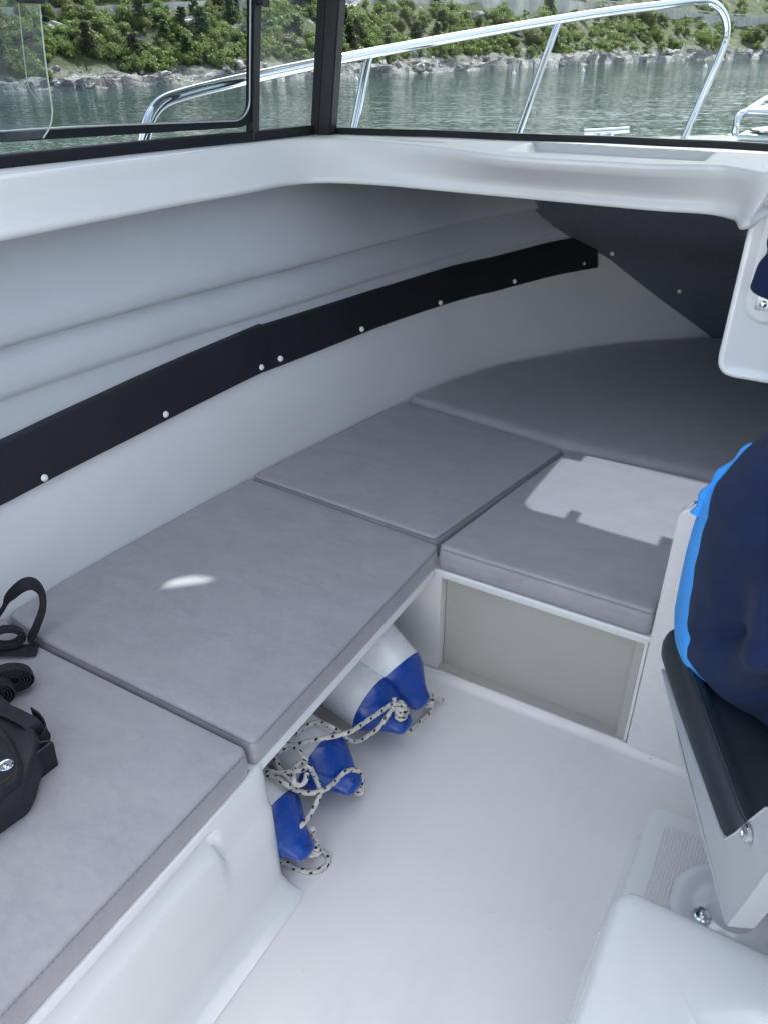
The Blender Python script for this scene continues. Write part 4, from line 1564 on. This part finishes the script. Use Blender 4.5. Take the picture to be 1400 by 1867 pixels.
fender((-.650, 1.005, .085), (-1.06, 1.05, .150), [
    knot((-0.676, 1.046, 0.06), .017, 3), knot((-0.664, 1.033, 0.05), .013, 4),
    [(-0.691, 1.012, 0.1), (-0.681, 1.011, 0.09), (-0.673, 1.016, 0.07)],
    [(-0.66, 1.039, 0.07), (-0.661, 1.041, 0.09), (-0.671, 1.03, 0.11), (-0.679, 1.0, 0.13), (-0.683, 0.971, 0.13), (-0.683, 0.938, 0.14), (-0.692, 0.909, 0.15), (-0.711, 0.895, 0.15), (-0.732, 0.883, 0.16), (-0.735, 0.856, 0.205), (-0.763, 0.86, 0.205), (-0.786, 0.857, 0.205)],
    [(-0.799, 0.863, 0.205), (-0.777, 0.869, 0.205), (-0.746, 0.887, 0.205), (-0.725, 0.909, 0.205), (-0.731, 0.923, 0.205), (-0.744, 0.915, 0.205), (-0.738, 0.888, 0.205), (-0.725, 0.87, 0.205), (-0.746, 0.879, 0.16), (-0.76, 0.861, 0.16), (-0.786, 0.856, 0.16), (-0.784, 0.836, 0.205)],
    [(-0.805, 0.918, 0.215), (-0.801, 0.926, 0.215), (-0.791, 0.939, 0.215), (-0.769, 0.941, 0.215), (-0.744, 0.93, 0.215), (-0.732, 0.929, 0.205)],
    [(-0.802, 0.903, 0.205), (-0.783, 0.893, 0.205), (-0.772, 0.882, 0.205), (-0.719, 0.87, 0.2), (-0.707, 0.885, 0.2), (-0.713, 0.902, 0.205)]],
    'blue and white fender third from the berth front, under a tangle of flecked rope', 0)
fender((-.652, .812, .078), (-1.02, .85, .185), [
    knot((-0.67, 0.85, 0.045), .014, 5),
    [(-0.674, 0.858, 0.07), (-0.672, 0.858, 0.085), (-0.671, 0.855, 0.1)],
    [(-0.675, 0.85, 0.06), (-0.682, 0.85, 0.08), (-0.689, 0.837, 0.1), (-0.693, 0.83, 0.115), (-0.688, 0.842, 0.12), (-0.688, 0.871, 0.12), (-0.688, 0.895, 0.13), (-0.69, 0.913, 0.14), (-0.703, 0.927, 0.15), (-0.721, 0.938, 0.16), (-0.715, 0.918, 0.205), (-0.733, 0.922, 0.205), (-0.746, 0.918, 0.205)],
    [(-0.671, 0.857, 0.03), (-0.66, 0.873, 0.01), (-0.644, 0.869, 0.007), (-0.637, 0.852, 0.006), (-0.644, 0.831, 0.006), (-0.663, 0.817, 0.006), (-0.688, 0.81, 0.006), (-0.716, 0.808, 0.008), (-0.733, 0.798, 0.02)]],
    'nearest blue and white fender, half hidden behind the bench end, rope looped on the floor', -.2)

# ---- helm seat (turned towards port)
A0 = Vector((-.113, 1.25, 0)); EV = Vector((.419, -.908, 0)); NV = Vector((.908, .419, 0))
def sw(e, n, z):
    p = A0 + EV * e + NV * n
    return Vector((p.x, p.y, z))
def helm_seat():
    root = empty('helm_seat', (.14, 1.08, .12), 'black vinyl helm seat on a grey frame and round steel base, turned to the side', 'seat')
    # pedestal
    bm = bmesh.new()
    lathe(bm, [(0, .108), (.006, .108), (.010, .100), (.011, .085), (.009, .075), (.009, .06), (.02, .045), (.05, .040), (.40, .040)], (.14, 1.08, .1222), (0, 0, 1), 40)
    ped = obj('pedestal', bm, 'pedestal', root)
    bm = bmesh.new()
    c = (0.094, 1.046, 0.14)
    lathe(bm, [(-.006, .017), (.004, .017), (.006, .014), (.001, .011), (.001, .004)], (c[0], c[1], .138), (0, 0, 1), 20)
    lathe(bm, [(0, .006), (.008, .006), (.010, .003)], (c[0], c[1], .139), (0, 0, 1), 6)
    obj('bolt', bm, 'chrome', ped)
    # frame: shaped side plate, box under the pan
    side = [(.05, .556), (.19, .540), (.204, .530), (.35, .516), (.524, .503), (.545, .60), (.560, .68), (.60, .80), (.575, .82), (.505, .738), (.485, .69), (.462, .63), (.44, .585)]
    bm = bmesh.new()
    for n0, n1, ins in ((-.006, .030, 0),):
        P = resample(ccw(side), .05, .012, 3)
        loft(bm, [[sw(q.x, n0 + .003, q.y) for q in inset2d(P, .004)], [sw(q.x, n0, q.y) for q in inset2d(P, .007)] if False else [sw(q.x, n0 + .001, q.y) for q in inset2d(P, .002)], [sw(q.x, n0 + .005, q.y) for q in P], [sw(q.x, n1, q.y) for q in P]], True, True)
    obj('side_plate', bm, 'seat_grey', root)
    bm = bmesh.new()
    loft(bm, [[sw(e, n, z) for e, z in ((.05, .55), (.20, .535), (.50, .52), (.53, .60), (.45, .60))] for n in (.031, .36)], True, True)
    loft(bm, [[sw(e, n, .40) for e, n in ((.14, .10), (.36, .10), (.36, .30), (.14, .30))], [sw(e, n, .53) for e, n in ((.1, .06), (.44, .06), (.44, .34), (.1, .34))]], True, True)
    obj('seat_box', bm, 'seat_grey', root, smooth=False)
    bm = bmesh.new()
    c = sw(*(0.494, 0.668)[:1], -.006, (0.494, 0.668)[1])
    lathe(bm, [(-.002, .0125), (.003, .012), (.006, .008), (.0065, .004), (.004, .003)], c, -NV, 18)
    obj('bolt', bm, 'chrome', root)
    # pan cushion with a rolled bolster on the near side
    bm = bmesh.new()
    P = resample([(-.01, 0), (.47, 0), (.47, .42), (-.01, .42)], .03, .05, 6)
    P = [Vector((p.x, p.y)) for p in P]
    prof = [(.02, .548), (.006, .552), (.0, .565), (-.002, .585), (.002, .604), (.010, .616), (.020, .620), (.034, .618), (.042, .610), (.055, .607), (.10, .606)]
    rings = [[sw(q.x, q.y, z) for q in inset2d(P, d)] for d, z in prof]
    loft(bm, rings, True, True)
    obj('seat_pan', bm, 'seat_vinyl', root, angle=60)
    # piping
    bm = bmesh.new()
    tube(bm, [sw(q.x, q.y, .6205) for q in inset2d(P, .020)], .0024, 6, closed=True)
    obj('piping', bm, 'seat_vinyl', root)
    # backrest, inside the draped jacket
    bm = bmesh.new()
    rings = []
    for z, w in ((.60, .15), (.75, .15), (.9, .14), (1.0, .11), (1.05, .06)):
        c = Vector((.125, 1.285, z))
        rings.append([c + EV * w * .75 * math.cos(a) + NV * w * .5 * math.sin(a) for a in np.linspace(0, 2 * math.pi, 20, endpoint=False)])
    loft(bm, rings, True, True)
    obj('backrest', bm, 'seat_vinyl', root)
    adopt(root)
helm_seat()

def jacket():
    LV = [(.610, .215, .120, 1.280), (.66, .222, .118, 1.279), (.72, .222, .115, 1.277), (.78, .215, .107, 1.273), (.84, .205, .100, 1.269), (.90, .190, .092, 1.264), (.96, .170, .097, 1.267), (1.02, .145, .112, 1.275), (1.07, .115, .111, 1.275), (1.11, .07, .086, 1.26)]
    root = empty('jacket', (.12, 1.28, .62), 'navy jacket with bright blue lining draped over the back of the helm seat', 'jacket')
    zs = np.linspace(.618, 1.10, 46)
    def lev(z):
        return [lerp_tab([(l[0], l[k]) for l in LV], z) for k in (1, 2, 3)]
    def shell(name, mat, dr, fold, sh, zlo, seed, z0, z1):
        bm = bmesh.new()
        rings = []
        m = 220
        for z in np.linspace(z0, z1, 80):
            r, cx, cy = lev(min(1.1, max(.61, z - sh[2])))
            row = []
            for a in np.linspace(0, 2 * math.pi, m, endpoint=False):
                f = .003 * noise.noise((math.cos(a) * 2.0, math.sin(a) * 2.0, z * 5.0 + 2))
                dd = math.cos(a - R(-55))                  # faces the cockpit
                k_ = max(0, min(1, (dd - .1) / .5)) * fold
                f += k_ * (.9 * math.sin(a * 7 + 3 * z + 3 * noise.noise((z * 4, 1, seed))) * max(0, noise.noise((a * 1.3, z * 3.5, seed)) + .35) + .8 * noise.noise((math.cos(a) * 3 + seed, math.sin(a) * 3, z * 7)))
                rr = r + dr + f
                if fold < .01:
                    rr -= .055 * max(0, dd)
                if fold > .01:                                 # creases fanning down from the shoulder
                    aa = math.degrees(a) - 360 if a > math.pi else math.degrees(a)
                    for a1, a2, dp, wd in ((-70, -150, .013, 7), (-62, -118, .016, 8), (-55, -92, .012, 6), (-50, -66, .016, 8), (-44, -40, .013, 7)):
                        q = min(1, max(0, (1.02 - z) / .36))
                        ac = a1 + (a2 - a1) * q + 5 * math.sin(z * 17 + a1)
                        rr += dp * (1 - abs(2 * q - 1.0) ** 3) * (.45 * math.exp(-((aa - ac - 1.6 * wd) / wd) ** 2) - math.exp(-((aa - ac) / (wd * .75)) ** 2))
                if fold > .01:                                 # upper part hangs out over the lower
                    rr += .030 * max(0, min(1, (dd + .1) / .7)) * (1 / (1 + math.exp(-(z - .80 - .02 * math.sin(a * 2.3 + 1)) / .008)) - .6)
                row.append((cx + sh[0] + rr * math.cos(a), cy + sh[1] + rr * math.sin(a), z))
            rings.append(row)
        loft(bm, rings, True, True)
        return obj(name, bm, mat, root, angle=80)
    shell('lining', 'lining', -.003, .002, (0, 0, 0), 0, 1.5, .618, 1.10)
    shell('shell', 'navy', .008, .055, (.024, -.026, .03), 0, 8.2, .640, 1.15)
    # gathered hem of the lining
    bm = bmesh.new()
    P = cr([(-0.042, 1.304, 0.985), (-0.065, 1.286, 0.955), (-0.084, 1.264, 0.925), (-0.094, 1.248, 0.9), (-0.099, 1.24, 0.87)], 6)
    tube(bm, P, lambda t: .010 + .003 * math.sin(t * 20), 10)
    P2 = cr([(-0.035, 1.264, 0.985), (-0.055, 1.256, 0.955), (-0.074, 1.243, 0.925), (-0.087, 1.237, 0.9)], 6)
    tube(bm, P2, .008, 10)
    obj('hem', bm, 'lining', root)
    # zip pull
    bm = bmesh.new()
    a, b = Vector((-0.111, 1.24, 0.885)), Vector((-0.097, 1.251, 0.89))
    tube(bm, [a, a.lerp(b, .15) + Vector((0, 0, .004)), b], .0022, 8)
    obj('zip_pull', bm, 'chrome', root)
    adopt(root)
jacket()
def hanging_cloth():
    bm = bmesh.new()
    rings = []
    base = Vector((-.052, 1.725, 0))
    for k in range(30):
        t = k / 29
        z = 1.116 + .15 * t
        w = .094 * (1 - (1 - min(1, t / .18)) ** 2) ** .5 if t < .18 else .094 - .012 * ((t - .5) ** 2) * 4 * (t > .5)
        w = max(w, .02)
        w -= .010 * math.exp(-((t - .62) / .1) ** 2)
        rings.append([(base.x + .01 * t + w * math.cos(a) * (1 + .06 * noise.noise((a, z * 8, 2))), base.y + .040 * (w / .095) * math.sin(a), z) for a in np.linspace(0, 2 * math.pi, 40, endpoint=False)])
    loft(bm, rings, True, True)
    o = obj('cloth', bm, 'navy', angle=80)
    tag(o, 'rolled navy cloth hanging on the white console above a small metal bracket', 'cloth')
hanging_cloth()

# ---- storage box in the near corner
def storage_box():
    root = empty('storage_box', (.25, .55, 0), 'glossy white rounded storage box in the near corner behind the helm seat', 'storage box')
    P = resample(ccw([(-.054, .2), (.62, .2), (.62, .915), (-.054, .915)]), .04, .045, 8)
    bm = bmesh.new()
    loft(bm, [[(q.x, q.y, .0) for q in inset2d(P, -.024)], [(q.x, q.y, .006) for q in inset2d(P, -.022)], [(q.x, q.y, .19) for q in inset2d(P, -.014)], [(q.x, q.y, .205) for q in inset2d(P, -.010)], [(q.x, q.y, .208) for q in inset2d(P, .002)]], True, True)
    obj('body', bm, 'gelcoat', root)
    bm = bmesh.new()
    prof = [(.004, .2165), (-.002, .220), (-.002, .272), (.001, .290), (.006, .3005), (.014, .307), (.024, .3095), (.034, .3105)]
    rings = [[(q.x, q.y, z) for q in inset2d(P, d)] for d, z in prof]
    base = inset2d(P, .034)
    cx, cy = .283, .546
    for s in (.94, .88, .82, .76, .7, .64, .58, .52, .46, .4, .3, .2, .1):
        row = []
        for p in base:
            x, y = cx + (p.x - cx) * s, cy + (p.y - cy) * s
            dd = math.hypot((x - .235) / .15, (y - .66) / .15)
            dip = .035 * max(0, min(1, (1 - dd) / .35))
            dip = dip if dip < 0 else dip
            row.append((x, y, .311 + .002 * (1 - s) - dip))
        rings.append(row)
    loft(bm, rings, True, True)
    obj('lid', bm, 'gelcoat', root, angle=70)
    adopt(root)
storage_box()

# ---- black bag on the near bench cushion
def bag():
    zc = .4425
    root = empty('bag', (-1.15, .5, zc), 'black strap bag with a steel snap button lying at the near end of the bench', 'bag')
    bm = bmesh.new()
    top = [(-1.234, 0.548, 0.52), (-1.157, 0.562, 0.52), (-1.097, 0.55, 0.52), (-1.047, 0.546, 0.52), (-1.0, 0.518, 0.52), (-0.958, 0.466, 0.52), (-0.942, 0.439, 0.515), (-0.948, 0.403, 0.51), (-0.956, 0.33, 0.51), (-1.117, 0.374, 0.52)]
    P = resample(ccw([(p[0], p[1]) for p in top]), .02, .014, 4)
    def warp(p, z, k):
        return (p.x, p.y, z + .006 * noise.noise((p.x * 14, p.y * 14, k)))
    rings = [[(p.x, p.y, zc) for p in inset2d(P, .004)], [(p.x, p.y, zc + .02) for p in inset2d(P, -.004)], [warp(p, zc + .048, 0) for p in inset2d(P, -.003)], [warp(p, zc + .066, 1) for p in inset2d(P, .0)], [warp(p, zc + .071, 2) for p in inset2d(P, .006)]]
    c = Vector((sum(p.x for p in P) / len(P), sum(p.y for p in P) / len(P)))
    for s in (.75, .45, .15):
        rings.append([(c.x + (p.x - c.x) * s, c.y + (p.y - c.y) * s, zc + .072 + .012 * noise.noise((p.x * s * 12, p.y * s * 12, 5))) for p in inset2d(P, .006)])
    loft(bm, rings, True, True)
    obj('body', bm, 'bag_smooth', root, angle=70)
    # flap with stitched edge
    bm = bmesh.new()
    F = [(-1.117, 0.469, 0.53), (-1.075, 0.504, 0.53), (-1.029, 0.491, 0.53), (-0.973, 0.468, 0.53), (-0.942, 0.444, 0.525), (-0.945, 0.404, 0.52), (-0.957, 0.344, 0.52)]
    Q = resample(ccw([(p[0], p[1]) for p in F]), .02, .015, 4)
    loft(bm, [[(q.x, q.y, zc + .076) for q in inset2d(Q, -.002)], [(q.x, q.y, zc + .0865) for q in Q], [(q.x, q.y, zc + .091) for q in inset2d(Q, .004)]], True, True)
    obj('flap', bm, 'bag', root)
    bm = bmesh.new()
    tube(bm, [(q.x, q.y, zc + .0915) for q in inset2d(Q, .010)], .0011, 5, closed=True)
    obj('seam', bm, 'rubber', root)
    # side pocket, open
    bm = bmesh.new()
    A, B, C, D2 = Vector((-1.012, 0.494, 0.5)), Vector((-1.002, 0.528, 0.5)), Vector((-0.986, 0.537, 0.48)), Vector((-0.989, 0.481, 0.47))
    Q = resample(ccw([(A.x, A.y), (B.x, B.y), (C.x, C.y), (D2.x, D2.y)]), .01, .006, 3)
    def zt(p):
        return .502 - .10 * max(0, (p.x - A.x))
    loft(bm, [[(p.x, p.y, .4435) for p in Q], [(p.x, p.y, zt(p) - .004) for p in inset2d(Q, -.003)], [(p.x, p.y, zt(p)) for p in inset2d(Q, -.001)], [(p.x, p.y, zt(p)) for p in inset2d(Q, .003)], [(p.x, p.y, zt(p) - .03) for p in inset2d(Q, .005)]], True, True)
    obj('pocket', bm, 'bag', root)
    bm = bmesh.new()
    tube(bm, [(p.x, p.y, zt(p) + .0006) for p in inset2d(Q, .001)], .0026, 6, closed=True)
    obj('pocket_edge', bm, 'bag_smooth', root)
    bm = bmesh.new()                                # webbing band sewn over the top
    ribbon(bm, cr([(-1.139, 0.504, 0.521), (-1.103, 0.53, 0.522), (-1.069, 0.535, 0.521), (-1.034, 0.537, 0.516), (-1.03, 0.54, 0.49)], 5), (.5, .85, 0), .026, .0018)
    obj('strap', bm, 'bag', root, angle=60)
    # snap
    bm = bmesh.new()
    c = Vector((-0.978, 0.445, 0.535))
    c.z = zc + .091
    lathe(bm, [(0, .0125), (.003, .0125), (.0045, .011), (.0035, .0085), (.0035, .0055), (.006, .004), (.006, .002), (.003, .0015)], c, (0, 0, 1), 24)
    obj('snap_button', bm, 'chrome', root)
    # carrying loop standing up
    bm = bmesh.new()
    L = cr([(-1.379, 0.66, 0.47), (-1.383, 0.726, 0.5), (-1.376, 0.759, 0.53), (-1.363, 0.787, 0.545), (-1.344, 0.798, 0.545), (-1.322, 0.795, 0.53), (-1.309, 0.779, 0.505), (-1.309, 0.756, 0.475), (-1.305, 0.733, 0.455), (-1.287, 0.728, 0.447)], 6)
    ww = [(.02 + 0.0 * i, -.012, .01) for i in range(len(L))]
    wd = []
    for i in range(len(L)):
        t = i / (len(L) - 1)
        wd.append(Vector((.25, .55, .8)).lerp(Vector((1, -.35, .0)), min(1, max(0, (t - .35) / .3))))
    ribbon(bm, L, wd, .030, .0012)
    obj('strap', bm, 'bag', root, angle=60)
    bm = bmesh.new()                                # strap lying flat
    ribbon(bm, cr([(-1.387, 0.635, 0.455), (-1.336, 0.676, 0.452), (-1.298, 0.701, 0.45), (-1.272, 0.721, 0.448)], 5), (.25, 1, 0), .034, .0014)
    obj('strap', bm, 'bag', root)
    # two rolled straps
    for c, rr, w, n in (((-1.331, 0.698, 0.475), .027, .036, 3), ((-1.219, 0.623, 0.472), .030, .045, 5), ((-1.198, 0.567, 0.49), .030, .05, 4)):
        bm = bmesh.new()
        c = Vector(c)
        ax = Vector((.80, -.42, .30)).normalized()
        u = Vector((0, 0, 1)); u = (u - ax * u.dot(ax)).normalized()
        v = ax.cross(u)
        pts = []
        for k in range(n * 16):
            a = k / 16 * 2 * math.pi
            q = rr * (1 - .14 * k / 16)
            pts.append(c + v * math.cos(a) * q * 1.35 + u * math.sin(a) * q * .85 + u * .25 * q * math.cos(a))
        ribbon(bm, pts, tuple(ax), w, .0011)
        obj('strap', bm, 'bag', root, angle=60)
    bm = bmesh.new()                                # elastic loop by the pocket
    L = cr([(-1.075, 0.565, 0.5), (-1.047, 0.562, 0.5), (-1.026, 0.554, 0.49), (-1.022, 0.54, 0.48), (-1.028, 0.534, 0.48)], 6)
    ribbon(bm, L, (0, 0, 1), .028, .0014)
    obj('strap', bm, 'bag', root, angle=60)
    adopt(root)
bag()
